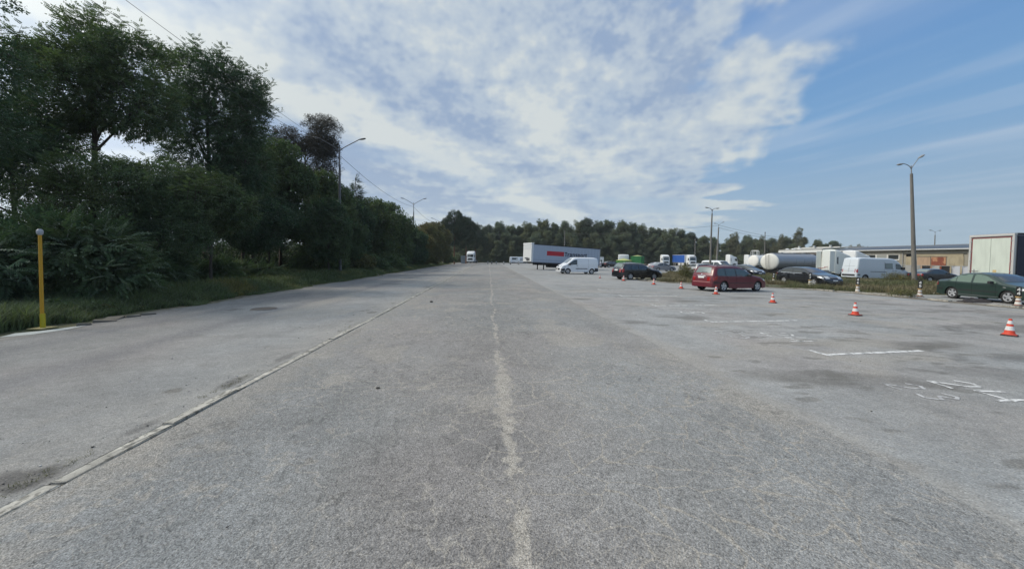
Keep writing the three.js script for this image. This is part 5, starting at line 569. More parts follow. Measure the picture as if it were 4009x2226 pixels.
tractor('tractor_unit', 'white lorry facing the viewer at the far left end of the road', -5.2, -120.5, 190, CABTOP.high, cabWhite, { group: null });
const man = tractor('tractor_unit', 'left white lorry cab with a dark sun visor before the blue curtain', 59.3, -124.0, 184, CABTOP.high, cabWhite, { visor: true });
function trailerRun(o, xs, y, r = 0.5) { for (const x of xs) for (const s of [1, -1]) wheel(o, x, r, s * 1.02, r, 0.4, 'truck', steel); }
// lorry with blue curtain trailer
{
  const o = thing('curtain_lorry', 'white lorry with a bright blue curtain-sided trailer, parked far back on the right', 'truck', 67.0, -124.6, Math.PI / 2 - rad(183));
  lorryCab(o, 4.2, CABTOP.high, cabWhite, { visor: true });
  const blue = new THREE.MeshStandardMaterial({ roughness: 0.6, map: dataTex(256, 64, (i, j) => { const f = 0.85 + 0.3 * fbm(i * 0.07, j * 0.03, 3), e = Math.abs(Math.sin(i * 0.2)) * 0.05; return [0.018 * f + e * 0.05, 0.10 * f, 0.40 * f]; }) });
  add('curtain', [box(9.4, 2.5, 0.05, -1.4, 2.45, 1.24, 0.02), box(9.4, 2.5, 0.05, -1.4, 2.45, -1.24, 0.02)], blue, o);
  add('roof', box(9.5, 0.1, 2.5, -1.4, 3.76, 0, 0.03), white, o); add('front_wall', box(0.08, 2.6, 2.48, 3.35, 2.45, 0), cabWhite, o); add('rear_door', box(0.08, 2.6, 2.46, -6.15, 2.45, 0), cabWhite, o);
  add('deck', box(9.5, 0.22, 2.44, -1.4, 1.08, 0), galv, o); for (const x of [-0.6, 1.9]) for (const s of [1, -1]) add('side_skirt', box(1.7, 0.75, 0.06, x, 0.62, s * 1.2), cabWhite, o);
  add('chassis_rail', [box(9.6, 0.3, 0.16, -1.2, 0.85, 0.42), box(9.6, 0.3, 0.16, -1.2, 0.85, -0.42)], dark, o); trailerRun(o, [-4.9, -3.7], 0.5); trailerRun(o, [3.0], 0.5);
}
// the grey curtain-sided trailer with red block and lettering
{
  const T = thing('curtain_trailer', 'long grey curtain-sided semi-trailer lettered Transport standing on its legs', 'trailer', 5.95, -58.1, 0);
  T.rotation.set(0, 0, 0); T.quaternion.setFromAxisAngle(UPV, rad(25)); T.quaternion.multiply(new THREE.Quaternion().setFromAxisAngle(V3(0, 0, 1), rad(-2.2))); // x runs from the front wall back to the tail
  const c = document.createElement('canvas'); c.width = 2048; c.height = 400; const k = c.getContext('2d');
  k.fillStyle = 'rgb(162,172,186)'; k.fillRect(0, 0, 2048, 400);
  const rr = rng(8); for (let i = 0; i < 500; i++) { k.fillStyle = 'rgba(' + (rr() < 0.5 ? '120,130,150,' : '165,176,190,') + (0.03 + rr() * 0.05) + ')'; k.fillRect(rr() * 2048, rr() * 400, 3 + rr() * 26, 30 + rr() * 220); }
  for (let i = 0; i < 20; i++) { k.fillStyle = 'rgba(70,80,100,0.16)'; k.fillRect(20 + i * 104, 330, 3, 70); }
  k.fillStyle = 'rgb(90,100,122)'; k.fillRect(0, 346, 2048, 5);
  k.fillStyle = 'rgb(176,26,42)'; k.fillRect(394, 128, 508, 108);
  k.fillStyle = 'rgb(26,32,52)'; k.font = 'bold 168px sans-serif'; k.textBaseline = 'alphabetic'; const tw = k.measureText('Transport').width; k.save(); k.translate(918, 236); k.scale(708 / tw, 0.84); k.fillText('Transport', 0, 0); k.strokeStyle = 'rgb(22,27,46)'; k.lineWidth = 7; k.strokeText('Transport', 0, 0); k.restore();
  const tex = new THREE.CanvasTexture(c); tex.colorSpace = THREE.SRGBColorSpace;
  const plain = M(0.29, 0.335, 0.42, 0.6);
  const pl = new THREE.PlaneGeometry(13.4, 2.66, 90, 6), pp = pl.attributes.position; for (let i = 0; i < pp.count; i++) { const x = pp.getX(i); pp.setZ(i, 0.012 * Math.sin(x * 9) + 0.012 * (fbm(x * 2, pp.getY(i), 2) - 0.5)); } pl.computeVertexNormals(); pl.translate(6.95, 2.55, 1.262);
  add('curtain', pl, new THREE.MeshStandardMaterial({ map: tex, roughness: 0.55 }), T); add('curtain', box(13.4, 2.66, 0.03, 6.95, 2.55, -1.25), plain, T);
  add('box_body', box(13.5, 2.6, 2.42, 6.9, 2.55, 0), galv, T);
  add('front_wall', [box(0.09, 2.76, 2.5, 0.03, 2.6, 0, 0.02)], M(0.66, 0.68, 0.68, 0.5), T); for (const s of [1, -1]) add('corner_post', box(0.28, 2.8, 0.10, 0.18, 2.58, s * 1.235, 0.02), M(0.62, 0.64, 0.64, 0.5), T);
  add('roof_spoiler', box(0.55, 0.22, 2.56, 0.2, 4.02, 0, 0.06), M(0.72, 0.74, 0.74, 0.5), T); add('name_panel', box(0.03, 0.62, 1.7, -0.03, 3.52, 0, 0.01), M(0.60, 0.63, 0.64, 0.5), T); add('roof_rail', [box(13.3, 0.12, 0.06, 7.0, 3.94, 1.265), box(13.3, 0.12, 0.06, 7.0, 3.94, -1.265)], blackTrim, T); add('roof', box(13.4, 0.05, 2.46, 6.95, 3.99, 0), dark, T);
  add('rear_frame', [box(0.14, 2.8, 0.14, 13.68, 2.55, 1.2), box(0.14, 2.8, 0.14, 13.68, 2.55, -1.2), box(0.06, 2.6, 2.3, 13.68, 2.5, 0)], galv, T);
  add('side_rail', [box(13.6, 0.14, 0.06, 6.9, 1.16, 1.25), box(13.6, 0.14, 0.06, 6.9, 1.16, -1.25)], M(0.12, 0.13, 0.15, 0.6), T); add('chassis_rail', [box(12, 0.34, 0.14, 7.4, 0.94, 0.5), box(12, 0.34, 0.14, 7.4, 0.94, -0.5)], dark, T);
  add('air_connector', [box(0.1, 0.5, 0.3, -0.06, 1.62, 0.1), box(0.1, 0.42, 0.22, -0.06, 1.6, 0.62, 0.02), cyl(0.14, 0.14, 0.12, -0.06, 1.78, -0.4, 12).rotateZ(0)], blackTrim, T);
  for (const s of [1, -1]) add('landing_leg', [box(0.13, 1.05, 0.13, 2.55, 0.52, s * 0.9), box(0.36, 0.05, 0.3, 2.55, 0.02, s * 0.9), bar([2.55, 0.75, s * 0.9], [3.4, 1.0, s * 0.6], 0.03)], dark, T);
  add('pallet_box', box(2.2, 0.6, 1.7, 5.2, 0.75, 0, 0.04), dark, T);
  for (const x of [9.2, 10.5, 11.8]) for (const s of [1, -1]) wheel(T, x, 0.62, s * 1.02, 0.5, 0.4, 'truck', steel);
}
// box trailer at the right edge
{
  const o = thing('box_trailer', 'tall box trailer at the right edge, white rear doors framed in red tape', 'trailer', 41.2, -22.85, Math.PI / 2 - rad(97));
  const doors = grime(0.60, 0.66, 0.60, 0.16, 3), navy = M(0.010, 0.014, 0.035, 0.55), red = M(0.22, 0.045, 0.05, 0.6), post = M(0.50, 0.50, 0.49, 0.6);
  add('box_body', box(13.3, 2.75, 2.44, 0, 2.5, 0), galv, o); add('curtain', [box(13.2, 2.6, 0.04, 0.1, 2.55, 1.25, 0.01), box(13.2, 2.6, 0.04, 0.1, 2.55, -1.25, 0.01)], navy, o); add('side_rail', [box(13.3, 0.16, 0.06, 0.05, 1.15, 1.26), box(13.3, 0.16, 0.06, 0.05, 1.15, -1.26), box(13.3, 0.12, 0.06, 0.05, 3.9, 1.26)], M(0.07, 0.08, 0.11, 0.5), o);
  for (const s of [1, -1]) { add('rear_door', box(0.06, 2.62, 1.14, -6.69, 2.5, s * 0.575, 0.01), doors, o); add('corner_post', box(0.14, 2.86, 0.12, -6.68, 2.52, s * 1.22, 0.02), post, o); add('reflective_tape', box(0.012, 2.62, 0.055, -6.727, 2.5, s * 1.10), red, o); add('hinge', [0, 1, 2, 3].map((i) => box(0.03, 0.05, 0.12, -6.74, 1.5 + i * 0.68, s * 1.15)), galv, o); }
  add('reflective_tape', box(0.012, 0.055, 2.2, -6.727, 3.79, 0), red, o); add('roof_frame', box(0.2, 0.16, 2.56, -6.66, 3.95, 0, 0.02), post, o); add('roof', box(13.3, 0.06, 2.52, 0.05, 4.02, 0), dark, o); add('door_seam', box(0.01, 2.6, 0.02, -6.722, 2.5, 0), M(0.3, 0.33, 0.3, 0.8), o);
  add('sticker', [box(0.008, 0.18, 0.2, -6.725, 1.5, 0.28)], M(0.55, 0.42, 0.2, 0.6), o); add('door_latch', [box(0.03, 0.05, 0.4, -6.74, 1.48, -0.85), bar([-6.75, 1.3, -0.9], [-6.75, 1.62, -0.9], 0.018), box(0.03, 0.05, 0.16, -6.74, 1.38, -0.35)], galv, o);
  add('underrun_bar', [box(0.12, 0.2, 2.4, -6.6, 0.6, 0), box(0.1, 0.5, 0.1, -6.5, 0.85, 0.6), box(0.1, 0.5, 0.1, -6.5, 0.85, -0.6)], galv, o); add('chassis_rail', [box(12.6, 0.34, 0.14, 0.2, 0.94, 0.5), box(12.6, 0.34, 0.14, 0.2, 0.94, -0.5)], dark, o);
  for (const s of [1, -1]) add('tail_light', box(0.05, 0.14, 0.45, -6.68, 0.95, s * 0.9), lampRed, o); trailerRun(o, [-4.6, -3.3, -2.0], 0.5);
}
// tank trailers
function tanker(name, label, x, z, heading, len, rw, rh, yc, shellMat, headMat, opt = {}) {
  const o = thing(name, label, 'tank trailer', x, z, Math.PI / 2 - rad(heading));
  const shell = new THREE.CylinderGeometry(1, 1, len, 40, 1, true).rotateZ(Math.PI / 2).scale(1, rh, rw).translate(0, yc, 0); add('tank', shell, shellMat, o);
  const dome = (s) => new THREE.SphereGeometry(1, 36, 14, 0, Math.PI * 2, 0, Math.PI / 2).rotateZ(-s * Math.PI / 2).scale(0.34, rh, rw).translate(s * len / 2, yc, 0);
  add('tank_head', dome(-1), headMat, o); add('tank_head', dome(1), headMat, o);
  for (let i = 1; i < 5; i++) add('tank_band', new THREE.TorusGeometry(1, 0.012, 6, 40).rotateY(Math.PI / 2).scale(1, rh * 1.004, rw * 1.004).translate(-len / 2 + len * i / 5, yc, 0), shellMat, o);
  if (opt.ladder) add('ladder', [...[-0.22, 0.22].map((q) => tube([[-len / 2 - 0.18, yc + rh * 0.92, q - 0.25], [-len / 2 - 0.42, yc + rh * 0.4, q - 0.15], [-len / 2 - 0.44, yc - rh * 0.3, q - 0.1], [-len / 2 - 0.36, yc - rh * 0.95, q]], 0.02)), ...[0.75, 0.5, 0.25, 0, -0.25, -0.5, -0.75].map((v) => bar([-len / 2 - 0.44 + 0.22 * v * v, yc + rh * v, -0.22 - 0.12 - 0.1 * v], [-len / 2 - 0.44 + 0.22 * v * v, yc + rh * v, 0.22 - 0.12 - 0.1 * v], 0.016))], M(0.22, 0.2, 0.18, 0.6), o);
  if (opt.rail) add('hand_rail', [0, 1, 2].map((i) => tube([[-len / 2 + 0.3, yc + rh * 0.9, -0.9 + i * 0.35], [-len / 2 + 0.3, yc + rh + 0.75, -0.9 + i * 0.35], [-len / 2 + 0.3, yc + rh + 0.8, 0.2 + i * 0.3], [-len / 2 + 0.3, yc + rh * 0.9, 0.3 + i * 0.3]], 0.045)), white, o);
  add('walkway', [box(len * 0.9, 0.05, 0.5, 0, yc + rh + 0.03, 0), ...[-0.26, 0.26].map((q) => bar([-len * 0.44, yc + rh + 0.12, q], [len * 0.44, yc + rh + 0.12, q], 0.02))], galv, o); add('manhole', [-0.25, 0.05, 0.3].map((v) => cyl(0.26, 0.28, 0.18, len * v, yc + rh + 0.1, 0, 16)), galv, o);
  add('side_rail', [box(len * 0.96, 0.12, 0.06, 0.2, yc - rh - 0.02, rw * 0.78), box(len * 0.96, 0.12, 0.06, 0.2, yc - rh - 0.02, -rw * 0.78)], M(0.45, 0.46, 0.46, 0.5), o); add('chassis_rail', [box(len * 0.95, 0.36, 0.16, 0, yc - rh - 0.06, 0.5), box(len * 0.95, 0.36, 0.16, 0, yc - rh - 0.06, -0.5), box(0.2, 0.5, 2.2, -len / 2 + 0.2, 0.75, 0)], dark, o);
  trailerRun(o, [-len / 2 + 1.4, -len / 2 + 2.7, -len / 2 + 4.0], 0.5); for (const s of [1, -1]) add('landing_leg', box(0.13, 0.9, 0.13, len / 2 - 2.6, 0.45, s * 0.7), dark, o); return o;
}
const tankSilver = new THREE.MeshStandardMaterial({ color: lin(0.33, 0.345, 0.37), roughness: 0.5, metalness: 0.4 });
tanker('tank_trailer', 'silver tank trailer with a white domed rear end and a ladder', 46.4, -54.6, 66, 11.6, 1.28, 1.2, 2.02, tankSilver, grime(0.72, 0.72, 0.68, 0.15, 5), { ladder: true });
tanker('tank_trailer', 'white tank trailer with a hand rail hoop, left of the silver tank', 56.0, -70.5, 80, 9, 1.2, 1.1, 2.1, white, grime(0.74, 0.73, 0.70, 0.12, 9), { rail: true });
// low flatbed frame left of the grey trailer
{
  const o = thing('flatbed_trailer', 'low empty trailer frame with long white side beams, left of the grey trailer', 'trailer', 12.2, -101, rad(-3)), wb = M(0.66, 0.67, 0.67, 0.6);
  add('side_beam', box(11.5, 0.34, 0.14, 0, 0.86, 1.1), wb, o); add('side_beam', box(11.5, 0.34, 0.14, 0, 0.86, -1.1), wb, o); add('cross_beam', [-5.5, -3, 0, 3, 5.5].map((x) => box(0.14, 0.22, 2.2, x, 0.8, 0)), dark, o);
  for (const x of [-4.6, 4.6, 5.9]) add('stake_post', box(0.16, 0.7, 0.16, x, 1.3, 1.1), wb, o); for (const x of [2.0, 3.2]) for (const s of [1, -1]) wheel(o, x, 0.42, s * 0.85, 0.42, 0.3, 'truck', steel); for (const s of [1, -1]) add('landing_leg', box(0.12, 0.8, 0.12, -4.2, 0.4, s * 0.8), dark, o);
}
{ // dark lorry body between the grey box and the white lorry
  const o = thing('tipper_body', 'dark boxy lorry body standing beside the white lorry at the far left', 'truck', -7.0, -123.5, rad(92)); add('load_box', [box(5.2, 1.6, 2.3, 0, 1.9, 0, 0.05)], M(0.022, 0.020, 0.018, 0.85), o); add('rib', [-2, -1, 0, 1, 2].map((x) => box(0.1, 1.5, 2.38, x, 1.9, 0)), dark, o); add('chassis_rail', box(5.6, 0.3, 1.0, 0, 0.92, 0), dark, o); trailerRun(o, [-1.9, 1.6], 0.5);
}

// ---------------------------------------------------------------- street lamps, poles, wires
const poleConcrete = new THREE.MeshStandardMaterial({ roughness: 0.95, map: dataTex(128, 512, (i, j) => { const n = fbm(i * 0.04, j * 0.02, 4), f = vnoise(i * 0.6, j * 0.6), v = 0.20 * (0.65 + n * 0.55 + (f - 0.5) * 0.25); return [v * 1.06, v, v * 0.9]; }) });
const lampGrey = M(0.24, 0.245, 0.25, 0.5), lampDark = M(0.10, 0.10, 0.105, 0.6), lens = M(0.45, 0.45, 0.42, 0.25);
// head: a flat drop-shaped lantern along +x
const headGeo = () => { const pr = [[0, 0.035], [0.06, 0.05], [0.2, 0.085], [0.45, 0.11], [0.66, 0.095], [0.76, 0.05], [0.78, 0.0]]; return new THREE.LatheGeometry(pr.map(([y, r]) => new THREE.Vector2(r, y)), 16).rotateZ(-Math.PI / 2).scale(1, 0.72, 1.25); };
function twinLamp(name, label, x, z, h, turn, o = {}) {
  const t = thing(name, label, 'street lamp', x, z, turn, o.group); if (o.lean) { t.rotateOnWorldAxis(V3(0, 0, 1), o.lean); }
  const ph = o.poleH ?? h - 1.0; add('pole', cyl(o.r1 ?? 0.09, o.r0 ?? 0.15, ph + 0.2, 0, ph / 2 - 0.1, 0, 14), o.mat ?? poleConcrete, t);
  if (o.collar) add('pole_base', cyl(o.r0 * 1.08, o.r0 * 1.1, 0.5, 0, 0.2, 0, 14), poleConcrete, t);
  add('bracket', [cyl(0.045, 0.05, h - ph - 0.1, 0, (h + ph) / 2 - 0.15, 0, 10), ...o.arms.map(([dx, dy, e]) => tube([[0, h - 0.55, 0], [dx * 0.18, h - 0.30, 0], [dx * 0.55, h - 0.30 + dy * 0.35 + 0.12, 0], [dx, h - 0.2 + dy, 0]], 0.034, 7))], o.armMat ?? lampGrey, t);
  o.arms.forEach(([dx, dy, e]) => { const hd = add('lantern', headGeo().rotateZ(e).scale(o.hs ?? 1, o.hs ?? 1, o.hs ?? 1), o.headMat ?? lampGrey, t); hd.position.set(dx * 0.97, h - 0.2 + dy, 0); hd.rotation.y = dx < 0 ? Math.PI : 0; const l = add('lamp_cover', new THREE.SphereGeometry(0.1, 12, 8).scale(2.4, 0.45, 1.0).translate(0.46, -0.05, 0).rotateZ(e), lens, hd); if (o.hs) l.scale.setScalar(o.hs); });
  return t;
}
const leftArms = [[1.55, 0.62, 0.2], [-1.55, 0.62, 0.2]];
const leftLamp = (label, x, z) => twinLamp('street_lamp', label, x, z, 10.9, 0, { arms: leftArms, poleH: 9.2, r0: 0.13, r1: 0.08, mat: lampDark, hs: 0.8, headMat: lampDark, armMat: lampDark });
leftLamp('first double-armed street lamp, its pole rising out of the roadside trees', -12.25, -31.7);
leftLamp('second double-armed street lamp, both arms clear against the sky', -12.4, -62.8);
leftLamp('third double-armed street lamp, only its left arm above the far trees', -12.2, -94);
twinLamp('street_lamp', 'leaning concrete lamp post with two drop-shaped lanterns behind the island grass', 43.4, -35.4, 12.1, 0.15, { arms: [[1.0, 0.72, 0.42], [-1.0, 0.22, -0.12]], poleH: 11.1, r0: 0.205, r1: 0.115, collar: true, lean: 0.086, hs: 1.15 });
twinLamp('street_lamp', 'slim concrete lamp post standing right of the blue curtain lorry', 31.0, -50.5, 9.3, 0.2, { arms: [[0.55, 0.14, 0.1], [-0.55, 0.14, 0.1]], poleH: 8.5, r0: 0.16, r1: 0.085, hs: 0.85 });
twinLamp('street_lamp', 'farther lamp post leaning a little right, wires running from its top', 63.2, -100, 12.2, 0.2, { arms: [[0.9, 0.5, 0.4], [-0.8, 0.2, 0]], poleH: 11.2, r0: 0.26, r1: 0.14, lean: -0.035, hs: 1.2 });
twinLamp('street_lamp', 'double lamp head showing above the roof of the long low building', 133.5, -104, 11.4, 0.1, { arms: [[1.2, 0.3, 0.12], [-1.2, 0.3, 0.12]], poleH: 10.2, r0: 0.17, r1: 0.11, hs: 1.3 });
function pole(label, x, z, h, r, mat = poleConcrete, ins = true) { const t = thing('utility_pole', label, 'pole', x, z, 0); add('pole', cyl(r * 0.6, r, h + 0.2, 0, h / 2 - 0.1, 0, 10), mat, t); if (ins) add('insulator', [box(0.5, 0.06, 0.06, 0, h - 0.3, 0), cyl(0.05, 0.05, 0.14, -0.2, h - 0.2, 0, 8), cyl(0.05, 0.05, 0.14, 0.2, h - 0.2, 0, 8)], lampGrey, t); return t; }
pole('thin pale pole standing before the wood above the trailer roof', 26.5, -130, 11.8, 0.17);
pole('thin pole between the blue curtain lorry and the slim lamp post', 67.5, -118.5, 9.0, 0.15);
pole('pale pole in front of the birches above the silver tank', 91, -118, 11.5, 0.17);
pole('short pale wooden pole at the end of the left verge', -11.0, -91, 5.4, 0.13, M(0.33, 0.29, 0.23, 0.9), false);
{ const wireMat = M(0.06, 0.06, 0.065, 0.8); const wire = (label, pts, r) => { const m = add('power_cable', tube(pts, r, 5, 40), wireMat); return tag(m, label, 'cable'); };
  const span = (a, b, sag) => [0, 0.25, 0.5, 0.75, 1].map((t) => [lerp(a[0], b[0], t), lerp(a[1], b[1], t) - sag * 4 * t * (1 - t), lerp(a[2], b[2], t)]);
  wire('upper overhead wire running down from the top left into the tallest crown', span([-12.2, 10.9, 2], [-12.25, 10.1, -31.7], 0.25), 0.009);
  wire('lower overhead wire running down from the top left into the tallest crown', span([-13.6, 10.7, 2], [-12.35, 9.9, -31.7], 0.3), 0.009);
  wire('overhead wire from the first to the second double-armed street lamp', span([-12.25, 10.0, -31.7], [-12.4, 10.0, -62.8], 0.7), 0.016);
  wire('overhead wire from the second to the third double-armed street lamp', span([-12.4, 10.0, -62.8], [-12.2, 10.0, -94], 0.7), 0.02);
  wire('faint wire from the far lamp post to the left over the wood', span([63.6, 11.2, -100], [30, 10.2, -131], 0.5), 0.03);
  wire('upper faint wire from the far lamp post to the right over the birches', span([63.6, 11.3, -100], [110, 9.2, -126], 0.7), 0.03);
  wire('lower faint wire from the far lamp post to the right over the birches', span([63.6, 10.6, -100], [110, 8.4, -126], 0.7), 0.03);
}
// yellow post at the left
{ const t = thing('marker_post', 'tall slim yellow post with a grey round cap on the left roadside', 'post', -10.36, -9.32, 0), yel = M(0.50, 0.265, 0.010, 0.55), yel2 = M(0.46, 0.38, 0.014, 0.6);
  add('post', cyl(0.030, 0.032, 2.2, 0, 1.1, 0, 18), yel, t); add('sleeve', cyl(0.043, 0.045, 0.36, 0.008, 0.18, 0, 18), yel2, t); add('cap', [new THREE.LatheGeometry([[0.0, 0.12], [0.032, 0.115], [0.054, 0.09], [0.058, 0.05], [0.052, 0.01], [0.03, -0.02]].map((p) => new THREE.Vector2(...p)), 20).translate(0, 2.2, 0)], M(0.36, 0.37, 0.39, 0.5), t); add('cap_disc', cyl(0.03, 0.03, 0.008, 0, 2.322, 0, 16), M(0.2, 0.2, 0.21, 0.5), t).rotation.x = 0; add('base_plate', [box(0.34, 0.03, 0.34, 0, 0.02, 0, 0.01)], M(0.30, 0.26, 0.12, 0.8), t); }
// broken edge slabs by the yellow post
{ const r = rng(17), t = thing('broken_slab', 'broken concrete edging beside the foot of the yellow post', 'slab', -9.95, -10.4, 0); for (let i = 0; i < 5; i++) { const m = add('concrete_piece', new RoundedBoxGeometry(0.26 + r() * 0.3, 0.09, 0.2 + r() * 0.2, 2, 0.02), M(0.15, 0.135, 0.11, 0.95), t); m.position.set((r() - 0.5) * 0.5 - 0.1, -0.02 + r() * 0.025, -i * 0.42 + 0.5); m.rotation.set((r() - 0.5) * 0.3, r() * 3, (r() - 0.5) * 0.3); } }
// manhole on the left road
{ const t = thing('manhole_cover', 'round rusty manhole cover in the left carriageway', 'manhole cover', -7.35, -12.7, 0); add('cover', cyl(0.33, 0.33, 0.03, 0, -0.006, 0, 32), M(0.10, 0.085, 0.075, 0.8), t); add('frame', new THREE.TorusGeometry(0.36, 0.025, 8, 36).rotateX(Math.PI / 2), M(0.15, 0.14, 0.13, 0.8), t); }

// ---------------------------------------------------------------- cones
const coneRed = M(0.60, 0.060, 0.026, 0.55), coneWhite = M(0.66, 0.66, 0.65, 0.5), coneBase = M(0.34, 0.045, 0.028, 0.7), coneEdge = M(0.045, 0.03, 0.03, 0.85);
function makeCone(label, x, z, s, turn) {
  const t = thing('traffic_cone', label, 'traffic cone', x, z, turn, null); t.scale.setScalar(s); t.rotateX((x * 7.3 % 1 - 0.5) * 0.05); t.rotateZ((z * -5.1 % 1 - 0.5) * 0.05);
  const R = (y) => lerp(0.112, 0.03, y / 0.47), band = (a, b, off) => new THREE.LatheGeometry([[R(a) + off, a], [R(b) + off, b]].map((p) => new THREE.Vector2(...p)), 24);
  add('base', box(0.30, 0.026, 0.30, 0, 0.016, 0, 0.012), coneEdge, t); add('base_top', box(0.28, 0.02, 0.28, 0, 0.034, 0, 0.009), coneBase, t);
  add('cone_body', new THREE.LatheGeometry([[0.136, 0.04], [0.125, 0.055], [R(0.06), 0.075], [R(0.47), 0.47], [0.022, 0.475], [0.018, 0.44]].map((p) => new THREE.Vector2(...p)), 24), coneRed, t);
  add('white_band', band(0.155, 0.265, 0.003), coneWhite, t); add('white_band', band(0.33, 0.42, 0.003), coneWhite, t); return t;
}
const cones = [['nearest orange cone, alone at the right end of the row', 13.23, -8.63, 0.92, 0.5], ['second nearest orange cone, right of the middle bay lines', 12.49, -11.92, 0.94, 0.15], ['orange cone standing right of the nose of the red estate', 12.35, -15.45, 0.91, 0.7], ['orange cone standing before the rear wheel of the red estate', 12.15, -19.2, 0.94, 0.1], ['orange cone left of the tail of the red estate', 12.2, -22.9, 0.92, 0.6], ['orange cone right of the nose of the black estate', 12.0, -26.4, 0.92, 0.3], ['orange cone standing before the rear wheel of the black estate', 11.3, -30.6, 0.96, 0.5], ['orange cone lying low between the white delivery van and the black estate', 10.5, -34.6, 0.66, 0.2]];
cones.forEach(([l, x, z, s, a]) => makeCone(l, x, z, s, a));
// ---------------------------------------------------------------- numbered bay markers: a faded cone carrying a black sleeve with two digits
function marker(num, label, x, z, s = 1, turn = 0, faded = 0.2) {
  const t = thing('bay_marker', label, 'marker post', x, z, turn); t.scale.setScalar(s);
  add('base', box(0.34, 0.03, 0.34, 0, 0.015, 0, 0.01), M(0.06, 0.05, 0.045, 0.9), t);
  add('cone_body', new THREE.LatheGeometry([[0.13, 0.03], [0.115, 0.05], [0.05, 0.40], [0.045, 0.42]].map((p) => new THREE.Vector2(...p)), 20), M(0.30, 0.13 + faded * 0.2, 0.11, 0.7), t); add('white_band', [new THREE.LatheGeometry([[0.112, 0.08], [0.092, 0.2]].map((p) => new THREE.Vector2(...p)), 20), new THREE.LatheGeometry([[0.082, 0.27], [0.062, 0.37]].map((p) => new THREE.Vector2(p[0] + 0.004, p[1])), 20)], M(0.62, 0.60, 0.56, 0.6), t);
  add('collar', cyl(0.095, 0.10, 0.05, 0, 0.43, 0, 16), M(0.42, 0.28, 0.11, 0.6), t); add('sleeve', cyl(0.082, 0.088, 0.46, 0, 0.68, 0, 20), M(0.012, 0.012, 0.013, 0.6), t);
  const c = document.createElement('canvas'); c.width = 64; c.height = 160; const k = c.getContext('2d'); k.fillStyle = 'rgb(14,14,15)'; k.fillRect(0, 0, 64, 160); k.fillStyle = 'rgb(225,226,222)'; k.font = 'bold 78px sans-serif'; k.textAlign = 'center'; k.textBaseline = 'middle'; k.fillText(num[0], 32, 42); k.fillText(num[1], 32, 116);
  const tex = new THREE.CanvasTexture(c); tex.colorSpace = THREE.SRGBColorSpace; const face = new THREE.CylinderGeometry(0.088, 0.09, 0.40, 12, 1, true, -0.95, 1.9).translate(0, 0.69, 0); add('number_plate', face, new THREE.MeshStandardMaterial({ map: tex, roughness: 0.5 }), t); return t;
}
marker('44', 'black marker post with the number 44 before the nose of the green saloon', 24.2, -15.55, 0.97, -0.95, 0.1); marker('45', 'black marker post with the number 45 left of the tail of the green saloon', 24.5, -19.7, 1.02, -0.85); marker('46', 'black marker post with the number 46 in front of the tall panel van', 23.3, -22.15, 1.03, -0.75, 0.4); marker('47', 'black marker post with the number 47 before the black hatchback', 24.6, -27.1, 1.16, -0.7, 0.6); marker('48', 'black marker post with the number 48 between the red estate and the black hatchback', 24.3, -30.4, 1.03, -0.65, 0.7);
marker('49', 'pale marker post in front of the silver grey saloon', 17.6, -40.5, 1.0, -0.5, 0.8);
[[-0.2, -104], [0.9, -104], [2.1, -103], [4.1, -101], [5.9, -101], [7.9, -98]].forEach(([x, z], i) => { const t = thing('bollard', ['first', 'second', 'third', 'fourth', 'fifth', 'sixth'][i] + ' from the left of the small bollards closing the far end of the road', 'bollard', x, z, 0, 'bollards at the far end of the road'); add('bollard_body', cyl(0.09, 0.16, 0.85, 0, 0.42, 0, 12), i % 3 === 1 ? M(0.04, 0.04, 0.04, 0.8) : M(0.25, 0.24, 0.22, 0.8), t); add('white_band', cyl(0.125, 0.135, 0.2, 0, 0.55, 0, 12), coneWhite, t); });
// fallen cloth heap under the green saloon
{ const t = thing('rag_heap', 'heap of dark rags lying on the ground beside the green saloon', 'rags', 24.4, -17.2, 0.3), g = new THREE.SphereGeometry(1, 40, 20), p = g.attributes.position; for (let i = 0; i < p.count; i++) { const x = p.getX(i), y = p.getY(i), z = p.getZ(i), n = fbm(x * 3 + 5, z * 3 + y * 2, 4); p.setXYZ(i, x * (0.9 + n * 0.5), Math.max(-0.02, y * 0.15 * (0.2 + n * 1.6)), z * 0.42 * (0.8 + n * 0.5)); } g.computeVertexNormals(); add('cloth', g, M(0.035, 0.030, 0.032, 0.95), t); }
